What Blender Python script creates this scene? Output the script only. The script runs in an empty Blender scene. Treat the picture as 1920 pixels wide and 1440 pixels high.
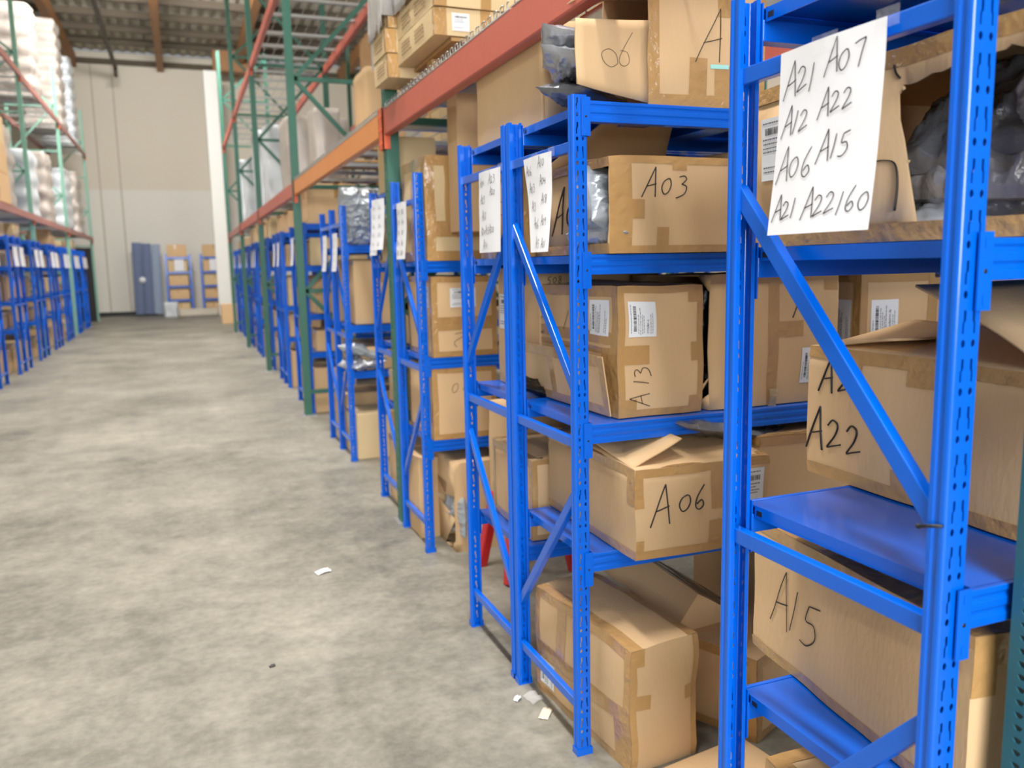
import bpy, bmesh, math, random
from mathutils import Vector, Matrix, noise
from mathutils.geometry import delaunay_2d_cdt
PI = math.pi
S = bpy.context.scene
C = S.collection
# ------------------------------------------------------------ camera
FPX, YAW, PITCH, ROLL, CAMH = 1560.0, 0.372, 0.143, -0.02, 1.532
_f = Vector((math.sin(YAW)*math.cos(PITCH), math.cos(YAW)*math.cos(PITCH), -math.sin(PITCH)))
_r0 = Vector((math.cos(YAW), -math.sin(YAW), 0)); _u0 = _r0.cross(_f)
_r = math.cos(ROLL)*_r0 + math.sin(ROLL)*_u0; _u = -math.sin(ROLL)*_r0 + math.cos(ROLL)*_u0
cd = bpy.data.cameras.new('camera'); cam = bpy.data.objects.new('camera', cd); C.objects.link(cam)
M = Matrix((_r, _u, -_f)).transposed().to_4x4(); M.translation = Vector((0, 0, CAMH)); cam.matrix_world = M
cd.sensor_width = 36.0; cd.lens = FPX/1920*36.0; cd.clip_end = 200
cd.dof.use_dof = True; cd.dof.focus_distance = 1.9; cd.dof.aperture_fstop = 3.4
S.camera = cam
# ------------------------------------------------------------ light
S.view_settings.view_transform = 'Standard'; S.view_settings.look = 'None'
S.view_settings.exposure = 0.12; S.view_settings.gamma = 1.0
w = bpy.data.worlds.new('world'); S.world = w; w.use_nodes = True
w.node_tree.nodes['Background'].inputs[0].default_value = (0.94, 0.97, 1.0, 1)
w.node_tree.nodes['Background'].inputs[1].default_value = 0.30
def area(name, loc, sx, sy, power, rot=(0, 0, 0), col=(1, 0.985, 0.965), spread=180):
    l = bpy.data.lights.new(name, 'AREA'); l.shape = 'RECTANGLE'; l.size = sx; l.size_y = sy; l.energy = power; l.color = col; l.spread = math.radians(spread)
    o = bpy.data.objects.new(name, l); o.location = loc; o.rotation_euler = rot; C.objects.link(o); return o
# strip lamps under the ceiling, plus upward fill lights added to brighten the deck
for y in (-3.5, 2.2, 7.9, 13.6, 18.6):
    area('aisle_lamp', (-0.2, y, 8.0), 0.5, 3.0, 215 if y < 17 else 170, spread=110)
    area('aisle_ceiling_fill', (-0.2, y, 8.1), 0.5, 3.0, 150, (math.pi, 0, 0))
# unseen fill lights added to brighten the back wall and the deck above it
area('wall_fill', (-0.4, 19.2, 7.6), 2.5, 0.5, 420, (math.radians(62), 0, 0))
area('wall_deck_fill', (-0.4, 19.6, 7.8), 2.5, 0.5, 620, (math.radians(114), 0, 0))
for y in (4, 13, 21):
    for x in (6.0, -7.5):
        area('bay_lamp', (x, y, 8.0), 0.5, 4.0, 240 if x > 0 else 120); area('bay_ceiling_fill', (x, y, 8.1), 0.5, 4.0, 110, (math.pi, 0, 0))  # the upward one of each pair is fill added to brighten the deck
# open dock doors behind the photographer
area('dock_door_daylight', (-1.6, -7.0, 3.2), 5.0, 4.0, 1050, (math.radians(86), 0, 0), (0.96, 0.985, 1.0))

# ------------------------------------------------------------ materials
def srgb(r, g, b):
    f = lambda c: (c/255/12.92 if c/255 <= 0.04045 else ((c/255+0.055)/1.055)**2.4)
    return (f(r), f(g), f(b), 1)
def mat(name, col, rough=0.5, metal=0.0, vary=0.0, noise_amt=0.0, noise_scale=8.0, bump=0.0, bump_scale=60.0, coat=0.0, spec=0.5, alpha=None, stretch=None):
    m = bpy.data.materials.new(name); m.use_nodes = True; nt = m.node_tree; b = nt.nodes['Principled BSDF']
    b.inputs['Roughness'].default_value = rough; b.inputs['Metallic'].default_value = metal
    b.inputs['Coat Weight'].default_value = coat; b.inputs['Coat Roughness'].default_value = 0.08
    b.inputs['Specular IOR Level'].default_value = spec
    b.inputs['Base Color'].default_value = col
    tc = nt.nodes.new('ShaderNodeTexCoord'); src = tc.outputs['Object']
    if stretch:
        mp = nt.nodes.new('ShaderNodeMapping'); mp.inputs['Scale'].default_value = stretch
        nt.links.new(src, mp.inputs['Vector']); src = mp.outputs['Vector']
    if vary or noise_amt:
        hsv = nt.nodes.new('ShaderNodeHueSaturation'); hsv.inputs['Color'].default_value = col
        add = nt.nodes.new('ShaderNodeMath'); add.operation = 'ADD'; add.inputs[0].default_value = 1 - vary/2 - noise_amt/2
        if noise_amt:
            n = nt.nodes.new('ShaderNodeTexNoise'); n.inputs['Scale'].default_value = noise_scale; n.inputs['Detail'].default_value = 6
            nt.links.new(src, n.inputs['Vector'])
            k = nt.nodes.new('ShaderNodeMath'); k.operation = 'MULTIPLY'; k.inputs[1].default_value = noise_amt
            nt.links.new(n.outputs['Fac'], k.inputs[0]); nt.links.new(k.outputs[0], add.inputs[1])
        else: add.inputs[1].default_value = 0
        last = add.outputs[0]
        if vary:
            oi = nt.nodes.new('ShaderNodeObjectInfo'); k = nt.nodes.new('ShaderNodeMath'); k.operation = 'MULTIPLY_ADD'
            k.inputs[1].default_value = vary; nt.links.new(oi.outputs['Random'], k.inputs[0]); nt.links.new(last, k.inputs[2]); last = k.outputs[0]
        nt.links.new(last, hsv.inputs['Value']); nt.links.new(hsv.outputs['Color'], b.inputs['Base Color'])
    if bump:
        n = nt.nodes.new('ShaderNodeTexNoise'); n.inputs['Scale'].default_value = bump_scale; n.inputs['Detail'].default_value = 4
        nt.links.new(src, n.inputs['Vector'])
        bn = nt.nodes.new('ShaderNodeBump'); bn.inputs['Strength'].default_value = bump; bn.inputs['Distance'].default_value = 0.01
        nt.links.new(n.outputs['Fac'], bn.inputs['Height']); nt.links.new(bn.outputs['Normal'], b.inputs['Normal'])
    if alpha is not None: b.inputs['Alpha'].default_value = alpha
    return m
BLUE = mat('blue_powder_coat', srgb(0, 92, 204), 0.24, 0, 0, 0.08, 3.0, 0.015, 30, coat=0.25, spec=0.4)
CARD = mat('cardboard', srgb(206, 173, 131), 0.72, 0, 0.10, 0.10, 7.0, 0.12, 90, spec=0.25, stretch=(1, 1, 0.35))
CARD2 = mat('pale_cardboard', srgb(208, 184, 142), 0.72, 0, 0.08, 0.10, 6.0, 0.10, 80, spec=0.25)
CARDIN = mat('cardboard_torn_core', srgb(190, 158, 122), 0.9, 0, 0, 0.3, 120.0, 0.6, 150, spec=0.1)
TAPE = mat('brown_packing_tape', srgb(178, 139, 88), 0.14, 0, 0.06, 0.12, 14.0, 0.6, 34, coat=0.6)
CLEAR = mat('clear_tape', (0.9, 0.9, 0.9, 1), 0.08, 0, 0, 0, 8, 0.5, 60, alpha=0.13)
INK = mat('black_marker', srgb(28, 22, 20), 0.5)
GREYINK = mat('grey_print', srgb(104, 104, 110), 0.6)
TANINK = mat('brown_print', srgb(146, 118, 84), 0.7)
WHITE = mat('white_paper', srgb(226, 227, 232), 0.6, 0, 0, 0.03, 6, spec=0.3)
LABEL = mat('white_label', srgb(226, 229, 232), 0.35)
BAG = mat('grey_mailer_film', srgb(168, 171, 178), 0.27, 0.5, 0.10, 0.15, 5, 0.8, 22, coat=0.3)
DARKBAG = mat('dark_grey_mailer_film', srgb(112, 115, 122), 0.27, 0.45, 0.06, 0.15, 5, 0.8, 22, coat=0.3)
BLACKBAG = mat('black_bag_film', srgb(18, 18, 22), 0.2, 0, 0, 0, 8, 0.4, 30)
SILVER = mat('silver_bag_film', srgb(172, 178, 184), 0.25, 0.3, 0, 0.2, 8, 0.5, 20)
GREEN = mat('green_rack_paint', srgb(48, 100, 84), 0.45, 0, 0, 0.15, 9)
TEAL = mat('teal_rack_paint', srgb(44, 98, 112), 0.4, 0, 0, 0.12, 9)
MINT = mat('pale_green_rack_paint', srgb(122, 170, 150), 0.5, 0, 0, 0.12, 9)
RED = mat('terracotta_beam_paint', srgb(186, 92, 74), 0.42, 0, 0, 0.16, 10, 0.05, 30)
ORANGE = mat('orange_beam_paint', srgb(214, 138, 76), 0.45, 0, 0, 0.12, 8)
ROSE = mat('faded_red_beam_paint', srgb(164, 112, 104), 0.5, 0, 0, 0.12, 8)
CONN = mat('orange_connector_paint', srgb(206, 92, 52), 0.45)
STEEL = mat('galvanized_wire', srgb(176, 176, 172), 0.35, 0.7)
WOOD = mat('pallet_wood', srgb(178, 140, 92), 0.75, 0, 0.12, 0.3, 9, 0.2, 50, spec=0.2, stretch=(0.3, 1, 1))
GLULAM = mat('glulam_timber', srgb(146, 102, 60), 0.6, 0, 0, 0.25, 3)
DARKWOOD = mat('dark_purlin', srgb(84, 74, 60), 0.8, 0, 0, 0.2, 4)
DARKPIPE = mat('dark_pipe', srgb(70, 60, 48), 0.6)
WALL = mat('cream_wall', srgb(206, 198, 182), 0.75, 0, 0, 0.06, 0.6, spec=0.2)
DECKC = mat('ceiling_deck', srgb(206, 201, 188), 0.8, 0, 0, 0.08, 1.5)
REDPL = mat('red_plastic', srgb(200, 34, 40), 0.3, coat=0.2)
PANEL = mat('blue_grey_padding', srgb(96, 110, 142), 0.7, 0, 0, 0.1, 5)
PANEL2 = mat('pale_blue_grey_padding', srgb(140, 154, 176), 0.7)
BLACK = mat('black_plastic', srgb(22, 23, 24), 0.5)
COLW = mat('white_column_paint', srgb(232, 232, 226), 0.6)
FILM = mat('stretch_film', srgb(196, 192, 188), 0.25, 0, 0, 0.2, 6, 0.5, 14, coat=0.3)
WRAPA = mat('grey_wrapped_goods', srgb(178, 169, 160), 0.32, 0, 0.1, 0.35, 5, 0.5, 10)
WRAPB = mat('bright_wrapped_goods', srgb(200, 206, 210), 0.35, 0, 0.05, 0.25, 5, 0.5, 10)
YELLOW = mat('yellow_tape', srgb(226, 208, 40), 0.4)
MINTL = mat('mint_sticker', srgb(160, 216, 208), 0.4)
BLUEL = mat('blue_sticker', srgb(96, 140, 178), 0.4)
GREYFILM = mat('greyish_wrapped_carton', srgb(168, 146, 120), 0.3, 0, 0, 0.2, 8, 0.3, 20, coat=0.3)
def floor_mat():
    m = bpy.data.materials.new('polished_concrete'); m.use_nodes = True; nt = m.node_tree; b = nt.nodes['Principled BSDF']
    tc = nt.nodes.new('ShaderNodeTexCoord')
    def nz(scale, det, st=None):
        n = nt.nodes.new('ShaderNodeTexNoise'); n.inputs['Scale'].default_value = scale; n.inputs['Detail'].default_value = det; n.inputs['Roughness'].default_value = 0.62
        if st:
            mp = nt.nodes.new('ShaderNodeMapping'); mp.inputs['Scale'].default_value = st
            nt.links.new(tc.outputs['Object'], mp.inputs['Vector']); nt.links.new(mp.outputs['Vector'], n.inputs['Vector'])
        else: nt.links.new(tc.outputs['Object'], n.inputs['Vector'])
        return n
    a = nz(0.8, 8); c = nz(6, 8); d = nz(1.2, 4, (1, 0.25, 1)); e = nz(24, 8)
    r = nt.nodes.new('ShaderNodeValToRGB'); r.color_ramp.elements[0].position = 0.36; r.color_ramp.elements[1].position = 0.64
    r.color_ramp.elements[0].color = srgb(78, 75, 67); r.color_ramp.elements[1].color = srgb(152, 147, 133)
    m1 = nt.nodes.new('ShaderNodeMath'); m1.operation = 'MULTIPLY_ADD'; m1.inputs[1].default_value = 0.45
    m2 = nt.nodes.new('ShaderNodeMath'); m2.operation = 'MULTIPLY_ADD'; m2.inputs[1].default_value = 0.28
    m3 = nt.nodes.new('ShaderNodeMath'); m3.operation = 'MULTIPLY_ADD'; m3.inputs[1].default_value = 0.15
    m4 = nt.nodes.new('ShaderNodeMath'); m4.operation = 'MULTIPLY'; m4.inputs[1].default_value = 0.14
    nt.links.new(e.outputs['Fac'], m4.inputs[0]); nt.links.new(d.outputs['Fac'], m3.inputs[0]); nt.links.new(m4.outputs[0], m3.inputs[2])
    nt.links.new(c.outputs['Fac'], m2.inputs[0]); nt.links.new(m3.outputs[0], m2.inputs[2])
    nt.links.new(a.outputs['Fac'], m1.inputs[0]); nt.links.new(m2.outputs[0], m1.inputs[2])
    nt.links.new(m1.outputs[0], r.inputs['Fac'])
    # small dark stains
    v = nz(3.1, 2); sr = nt.nodes.new('ShaderNodeValToRGB'); sr.color_ramp.elements[0].position = 0.70; sr.color_ramp.elements[1].position = 0.76
    sr.color_ramp.elements[0].color = (1, 1, 1, 1); sr.color_ramp.elements[1].color = (0.72, 0.71, 0.69, 1)
    nt.links.new(v.outputs['Fac'], sr.inputs['Fac'])
    mx = nt.nodes.new('ShaderNodeMix'); mx.data_type = 'RGBA'; mx.blend_type = 'MULTIPLY'; mx.inputs[0].default_value = 1
    nt.links.new(r.outputs['Color'], mx.inputs[6]); nt.links.new(sr.outputs['Color'], mx.inputs[7])
    nt.links.new(mx.outputs[2], b.inputs['Base Color'])
    rr = nt.nodes.new('ShaderNodeMapRange'); rr.inputs[3].default_value = 0.42; rr.inputs[4].default_value = 0.62
    nt.links.new(c.outputs['Fac'], rr.inputs[0]); nt.links.new(rr.outputs[0], b.inputs['Roughness'])
    bn = nt.nodes.new('ShaderNodeBump'); bn.inputs['Strength'].default_value = 0.05; nt.links.new(e.outputs['Fac'], bn.inputs['Height']); nt.links.new(bn.outputs['Normal'], b.inputs['Normal'])
    return m
FLOOR = floor_mat()

# ------------------------------------------------------------ mesh helpers
class MB:
    def __init__(s): s.v = []; s.f = []; s.m = []; s.sm = []
    def add(s, vs, fs, mi=0, smooth=False):
        o = len(s.v); s.v += [tuple(p) for p in vs]
        for f in fs: s.f.append(tuple(o+i for i in f)); s.m.append(mi); s.sm.append(smooth)
    def box(s, a, b, mi=0):
        (x0, y0, z0), (x1, y1, z1) = a, b
        s.add([(x0,y0,z0),(x1,y0,z0),(x1,y1,z0),(x0,y1,z0),(x0,y0,z1),(x1,y0,z1),(x1,y1,z1),(x0,y1,z1)],
              [(0,3,2,1),(4,5,6,7),(0,1,5,4),(1,2,6,5),(2,3,7,6),(3,0,4,7)], mi)
    def bar(s, p, q, wx, wy, up=(1, 0, 0), mi=0):
        p, q = Vector(p), Vector(q); d = (q-p).normalized(); a = Vector(up); a = (a-d*a.dot(d)).normalized(); b = d.cross(a)
        vs = [e+a*sx*wx/2+b*sy*wy/2 for e in (p, q) for sx, sy in ((-1,-1),(1,-1),(1,1),(-1,1))]
        s.add(vs, [(3,2,1,0),(4,5,6,7),(0,1,5,4),(1,2,6,5),(2,3,7,6),(3,0,4,7)], mi)
    def prism(s, poly, fn, a, b, mi=0):
        n = len(poly); vs = [fn(p, a) for p in poly]+[fn(p, b) for p in poly]
        s.add(vs, [tuple(range(n))[::-1], tuple(range(n, 2*n))]+[(i, (i+1) % n, n+(i+1) % n, n+i) for i in range(n)], mi)
    def tube(s, pts, r, n=6, mi=0, closed=False):
        pts = [Vector(p) for p in pts]; N = len(pts); vs = []; up = Vector((0.13, 0.31, 0.94))
        for i, p in enumerate(pts):
            d = (pts[min(i+1, N-1)]-pts[max(i-1, 0)]).normalized(); a = d.cross(up)
            if a.length < 1e-4: a = d.cross(Vector((1, 0, 0)))
            a.normalize(); b = d.cross(a)
            rr = r[i] if isinstance(r, (list, tuple)) else r
            vs += [p+a*rr*math.cos(2*PI*k/n)+b*rr*math.sin(2*PI*k/n) for k in range(n)]
        fs = [(i*n+k, i*n+(k+1) % n, (i+1)*n+(k+1) % n, (i+1)*n+k) for i in range(N-1) for k in range(n)]
        fs += [tuple(range(n))[::-1], tuple((N-1)*n+k for k in range(n))]
        s.add(vs, fs, mi, True)
    def build(s, name, mats, parent=None, loc=None, rotz=None, bevel=0, solid=0, smooth=False):
        me = bpy.data.meshes.new(name); me.from_pydata(s.v, [], s.f)
        for x in (mats if isinstance(mats, (list, tuple)) else [mats]): me.materials.append(x)
        me.polygons.foreach_set('material_index', s.m)
        me.polygons.foreach_set('use_smooth', [smooth or k for k in s.sm]); me.update()
        o = bpy.data.objects.new(name, me); C.objects.link(o)
        if parent: o.parent = parent
        if loc: o.location = loc
        if rotz: o.rotation_euler.z = rotz
        if solid: md = o.modifiers.new('solid', 'SOLIDIFY'); md.thickness = solid; md.offset = -1
        if bevel: md = o.modifiers.new('bevel', 'BEVEL'); md.width = bevel; md.segments = 2; md.limit_method = 'ANGLE'
        return o
def tag(o, label=None, cat=None, group=None, kind=None):
    if label: o['label'] = label
    if cat: o['category'] = cat
    if group: o['group'] = group
    if kind: o['kind'] = kind
    return o
def empty(name, loc, rotz=0, label=None, cat=None, group=None):
    o = bpy.data.objects.new(name, None); C.objects.link(o); o.location = loc; o.rotation_euler.z = rotz
    o.empty_display_size = 0.1
    return tag(o, label, cat, group)
def copy_tree(o, parent=None):
    c = o.copy(); C.objects.link(c)
    if parent: c.parent = parent
    for ch in list(o.children): copy_tree(ch, c)
    return c
def struct(name, mb, m, **k): return tag(mb.build(name, m, **k), kind='structure')
ORD = ['nearest', 'second', 'third', 'fourth', 'fifth', 'sixth', 'seventh', 'eighth', 'ninth', 'tenth', 'eleventh', 'twelfth', 'thirteenth',
       'fourteenth', 'fifteenth', 'sixteenth', 'seventeenth', 'eighteenth', 'nineteenth', 'twentieth', 'twenty-first', 'twenty-second']

# ------------------------------------------------------------ handwriting
GL = {
 'A': [[(0, 0), (0.20, 0.5), (0.40, 1.0)], [(0.40, 1.0), (0.46, 0.5), (0.52, 0.02)], [(0.13, 0.36), (0.30, 0.40), (0.50, 0.46)]],
 '0': [[(0.28, 0.72), (0.12, 0.58), (0.06, 0.3), (0.18, 0.06), (0.34, 0.16), (0.42, 0.45), (0.36, 0.68), (0.28, 0.72)]],
 '1': [[(0.22, 0.92), (0.16, 0.45), (0.08, 0.02)]],
 '2': [[(0.06, 0.68), (0.2, 0.86), (0.36, 0.74), (0.28, 0.44), (0.06, 0.08), (0.2, 0.12), (0.46, 0.22)]],
 '3': [[(0.08, 0.84), (0.26, 0.88), (0.36, 0.74), (0.2, 0.54)], [(0.2, 0.54), (0.40, 0.42), (0.34, 0.12), (0.04, -0.06)]],
 '4': [[(0.12, 0.8), (0.06, 0.4), (0.42, 0.46)], [(0.38, 0.72), (0.30, 0.05)]],
 '5': [[(0.46, 0.9), (0.2, 0.84)], [(0.2, 0.84), (0.14, 0.52), (0.34, 0.5), (0.4, 0.24), (0.22, 0.02), (0.04, 0.04)]],
 '6': [[(0.36, 1.0), (0.14, 0.55), (0.1, 0.16), (0.24, 0.02), (0.38, 0.2), (0.3, 0.4), (0.14, 0.24)]],
 '7': [[(0.06, 0.84), (0.24, 0.9), (0.44, 0.92)], [(0.44, 0.92), (0.34, 0.5), (0.26, 0.02)]],
 '8': [[(0.36, 0.84), (0.16, 0.88), (0.12, 0.66), (0.36, 0.36), (0.24, 0.06), (0.08, 0.2), (0.34, 0.6), (0.38, 0.82)]],
 '9': [[(0.38, 0.7), (0.2, 0.86), (0.1, 0.6), (0.34, 0.56), (0.38, 0.72), (0.28, 0.02)]],
 'P': [[(0.1, 0), (0.14, 0.9)], [(0.14, 0.9), (0.44, 0.8), (0.36, 0.5), (0.14, 0.46)]],
 'C': [[(0.42, 0.8), (0.16, 0.86), (0.06, 0.4), (0.2, 0.06), (0.44, 0.16)]],
 'D': [[(0.1, 0), (0.1, 0.9)], [(0.1, 0.9), (0.42, 0.7), (0.42, 0.24), (0.1, 0.0)]],
 'N': [[(0.06, 0), (0.06, 0.9)], [(0.06, 0.9), (0.42, 0.0)], [(0.42, 0), (0.42, 0.9)]],
 'Y': [[(0.04, 0.9), (0.24, 0.5)], [(0.44, 0.9), (0.24, 0.5)], [(0.24, 0.5), (0.24, 0)]],
 'F': [[(0.08, 0), (0.08, 0.9)], [(0.08, 0.9), (0.42, 0.9)], [(0.08, 0.5), (0.36, 0.5)]],
 'T': [[(0.24, 0), (0.24, 0.9)], [(0.02, 0.9), (0.46, 0.9)]],
 'X': [[(0.04, 0), (0.44, 0.9)], [(0.44, 0), (0.04, 0.9)]],
 'K': [[(0.08, 0), (0.08, 0.9)], [(0.42, 0.9), (0.08, 0.4)], [(0.16, 0.52), (0.44, 0)]],
 'G': [[(0.42, 0.8), (0.16, 0.86), (0.06, 0.4), (0.2, 0.04), (0.42, 0.1), (0.42, 0.4), (0.28, 0.4)]],
 '-': [[(0.08, 0.42), (0.38, 0.42)]],
}
def smooth_poly(st, step=0.12):
    if len(st) < 3: return st
    P = [st[0]]+list(st)+[st[-1]]; out = []
    for i in range(1, len(P)-2):
        for k in range(5):
            t = k/5; a, b, c, d = P[i-1], P[i], P[i+1], P[i+2]
            out.append(tuple(0.5*((2*b[j])+(-a[j]+c[j])*t+(2*a[j]-5*b[j]+4*c[j]-d[j])*t*t+(-a[j]+3*b[j]-3*c[j]+d[j])*t**3) for j in (0, 1)))
    out.append(st[-1]); return out
def text_strokes(s, u, v, h, rot=0, slant=0.12, adv=0.58, jit=0.03, seed=1):
    rnd = random.Random(seed); res = []; x = 0.0; cr, sr = math.cos(rot), math.sin(rot)
    for ch in s:
        if ch == ' ': x += 0.4; continue
        small = 1.0 if ch == 'A' else 0.8
        dy = rnd.uniform(-jit, jit)*2
        for st in GL[ch]:
            q = []
            for (a, b) in smooth_poly(st):
                b = b*small+dy; a = (a+x+b*slant)*h; b = b*h
                q.append((u+a*cr-b*sr, v+a*sr+b*cr))
            res.append(q)
        x += (0.34 if ch == '1' else adv)+rnd.uniform(-jit, jit)
    return res
def ribbon(mb, st, wd, fn, mi):
    n = len(st); vs = []
    for i, (a, b) in enumerate(st):
        p, q = st[max(i-1, 0)], st[min(i+1, n-1)]; dx, dy = q[0]-p[0], q[1]-p[1]; L = math.hypot(dx, dy) or 1
        nx, ny = -dy/L*wd/2, dx/L*wd/2
        vs += [fn(a+nx, b+ny), fn(a-nx, b-ny)]
    mb.add(vs, [(2*i, 2*i+1, 2*i+3, 2*i+2) for i in range(n-1)], mi)

# ------------------------------------------------------------ cartons
class Carton:
    """one cardboard box: an Empty with body, tape, labels and flaps as parts"""
    def __init__(s, label, loc, size, rot=0, bulge=0.006, amp=0.005, seed=0, corner='FL', name='cardboard_box', group=None, tilt=None, m=None):
        s.sx, s.sy, s.sz = size; s.bulge, s.amp, s.seed = bulge, amp, seed*3.7; a = math.radians(rot); s.m = m or CARD
        off = Vector((s.sx/2, s.sy/2, 0)) if corner == 'FL' else Vector((0, 0, 0))
        base = Vector(loc)+Matrix.Rotation(a, 3, 'Z') @ off
        s.root = empty(name, base, a, label, 'box', group)
        if tilt: s.root.rotation_euler = (math.radians(tilt[0]), math.radians(tilt[1]), a)
        s.holes = {}; s.drop = set(); s.ink = []; s.tape = MB(); s.crush = {}
    def fp(s, f, u, v):
        hx, hy = s.sx/2, s.sy/2
        return {'F': (Vector((-hx+u, -hy, v)), Vector((0, -1, 0))), 'L': (Vector((-hx, hy-u, v)), Vector((-1, 0, 0))),
                'R': (Vector((hx, -hy+u, v)), Vector((1, 0, 0))), 'B': (Vector((hx-u, hy, v)), Vector((0, 1, 0))),
                'T': (Vector((-hx+u, -hy+v, s.sz)), Vector((0, 0, 1))), 'D': (Vector((-hx+u, hy-v, 0)), Vector((0, 0, -1)))}[f]
    def dim(s, f): return {'F': (s.sx, s.sz), 'B': (s.sx, s.sz), 'L': (s.sy, s.sz), 'R': (s.sy, s.sz), 'T': (s.sx, s.sy), 'D': (s.sx, s.sy)}[f]
    def deform(s, p):
        nx, ny, nz = p.x/(s.sx/2), p.y/(s.sy/2), (p.z-s.sz/2)/(s.sz/2); b = s.bulge
        d = Vector((nx*b*(1-ny*ny)*(1-nz*nz), ny*b*(1-nx*nx)*(1-nz*nz), nz*b*(1-nx*nx)*(1-ny*ny) if nz > 0 else 0))
        n = noise.noise_vector(p*7.5+Vector((s.seed, s.seed*0.7, 0)))*s.amp; n.z *= max(0, min(1, p.z/s.sz))
        q = p+d+n
        # slightly rounded, worn corners
        c = max(0, abs(nx)+abs(ny)+abs(nz)-2.85)
        return q-Vector((nx, ny, nz if nz > 0 else 0))*c*0.012
    def at(s, f, u, v, off=0.0):
        p, n = s.fp(f, u, v); return s.deform(p)+n*off
    def patch(s, f, u0, v0, u1, v1, off=0.0012, mb=None, mi=0, res=0.035):
        mb = mb if mb is not None else s.tape; W, H = s.dim(f)
        u0, u1, v0, v1 = max(u0, 0), min(u1, W), max(v0, 0), min(v1, H)
        if u1-u0 < 1e-4 or v1-v0 < 1e-4: return
        nu, nv = max(1, int((u1-u0)/res)), max(1, int((v1-v0)/res))
        vs = [s.at(f, u0+(u1-u0)*i/nu, v0+(v1-v0)*j/nv, off) for j in range(nv+1) for i in range(nu+1)]
        mb.add(vs, [(j*(nu+1)+i, j*(nu+1)+i+1, (j+1)*(nu+1)+i+1, (j+1)*(nu+1)+i) for j in range(nv) for i in range(nu)], mi, True)
    def edges(s, faces='FLT', wd=0.035, vert=True, top=True, bottom=True):
        for f in faces:
            W, H = s.dim(f)
            if f == 'T':
                for q in ((0, 0, W, wd), (0, H-wd, W, H), (0, 0, wd, H), (W-wd, 0, W, H)): s.patch(f, *q)
                continue
            if top: s.patch(f, 0, H-wd, W, H)
            if bottom: s.patch(f, 0, 0, W, wd)
            if vert:
                s.patch(f, 0, 0, wd, H, 0.0016); s.patch(f, W-wd, 0, W, H, 0.0016)
    def seam(s, along='x', wd=0.05, drop=0.08):
        if along == 'x':
            s.patch('T', 0, s.sy/2-wd/2, s.sx, s.sy/2+wd/2); s.patch('L', s.sy/2-wd/2, s.sz-drop, s.sy/2+wd/2, s.sz); s.patch('R', s.sy/2-wd/2, s.sz-drop, s.sy/2+wd/2, s.sz)
            s.patch('L', s.sy/2-wd/2, 0, s.sy/2+wd/2, drop)
        else:
            s.patch('T', s.sx/2-wd/2, 0, s.sx/2+wd/2, s.sy); s.patch('F', s.sx/2-wd/2, s.sz-drop, s.sx/2+wd/2, s.sz); s.patch('F', s.sx/2-wd/2, 0, s.sx/2+wd/2, drop)
    def write(s, f, txt, u, v, h, rot=0, wd=0.005, slant=0.12, seed=1, adv=0.62):
        for st in text_strokes(txt, u, v, h, math.radians(rot), slant, adv, 0.03, seed): s.ink.append((f, st, wd))
    def stroke(s, f, pts, wd=0.004): s.ink.append((f, smooth_poly(pts), wd))
    def label(s, f, u0, v0, u1, v1, side=True, big=None, seed=1, name='shipping_label'):
        """white sticker with bars and lines of print; side=True: the print runs up the sticker"""
        mb = MB(); s.patch(f, u0, v0, u1, v1, 0.0022, mb, 0, 0.02); W, H = u1-u0, v1-v0; rnd = random.Random(seed)
        def q(a, b, c, d, mi):      # a..b across the reading direction, c..d along it, all 0..1
            if side: s.patch(f, u0+a*W, v0+c*H, u0+b*W, v0+d*H, 0.0030, mb, mi, 0.05)
            else: s.patch(f, u0+c*W, v1-b*H, u0+d*W, v1-a*H, 0.0030, mb, mi, 0.05)
        t = 0.16
        while t < 0.86:
            d = rnd.choice((0.008, 0.014, 0.022)); q(0.16, 0.27, t, t+d, 1); t += d+rnd.choice((0.008, 0.014, 0.02))
        for a in (0.07, 0.33, 0.40, 0.47, 0.53, 0.78, 0.85):
            t = 0.06+rnd.uniform(0, 0.05); end = rnd.uniform(0.5, 0.9)
            while t < end:
                d = rnd.uniform(0.03, 0.09); q(a, a+0.022, t, t+d, 2); t += d+0.018
        if big:
            h = 0.09*(W if side else H); L = len(big)*0.5*h
            if side: sts = text_strokes(big, u0+0.72*W, v0+0.1*H, h, PI/2, 0, 0.54, 0)
            else: sts = text_strokes(big, u0+0.1*W, v1-0.72*H, h, 0, 0, 0.54, 0)
            for st in sts: ribbon(mb, st, 0.0012, lambda a, b: s.at(f, a, b, 0.0032), 2)
        mb.build(name, [LABEL, INK, GREYINK], s.root)
    def flap(s, f, edge, length, ang, a0=0.0, a1=1.0, taper=0.0, curl=0.0, name='flap', write=None):
        """cardboard flap hinged on an edge of face f; ang 0 = lying in the plane of f continued outward"""
        W, H = s.dim(f); n = 8; mb = MB()
        _, nrm = s.fp(f, 0, 0)
        def hinge(t):
            return {'top': (t*W, H), 'bottom': (t*W, 0), 'left': (0, t*H), 'right': (W, t*H)}[edge]
        p0, p1 = Vector(s.fp(f, *hinge(0))[0]), Vector(s.fp(f, *hinge(1))[0]); c = s.fp(f, W/2, H/2)[0]
        out = ((p0+p1)/2-c).normalized(); a = math.radians(ang)
        ax = (p1-p0).normalized()
        def P(t, k, off=0.0):
            tt = a0+(a1-a0)*(0.5+(t-0.5)*(1-taper*k)); b = s.at(f, *hinge(tt))
            aa = a+curl*k; d = out*math.cos(aa)+nrm*math.sin(aa); nn = nrm*math.cos(aa)-out*math.sin(aa)
            q = b+d*length*k; return q+nn*(off+0.006*noise.noise(q*6+Vector((s.seed, 0, 0))))
        vs = [P(i/n, j/n) for j in range(n+1) for i in range(n+1)]
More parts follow.
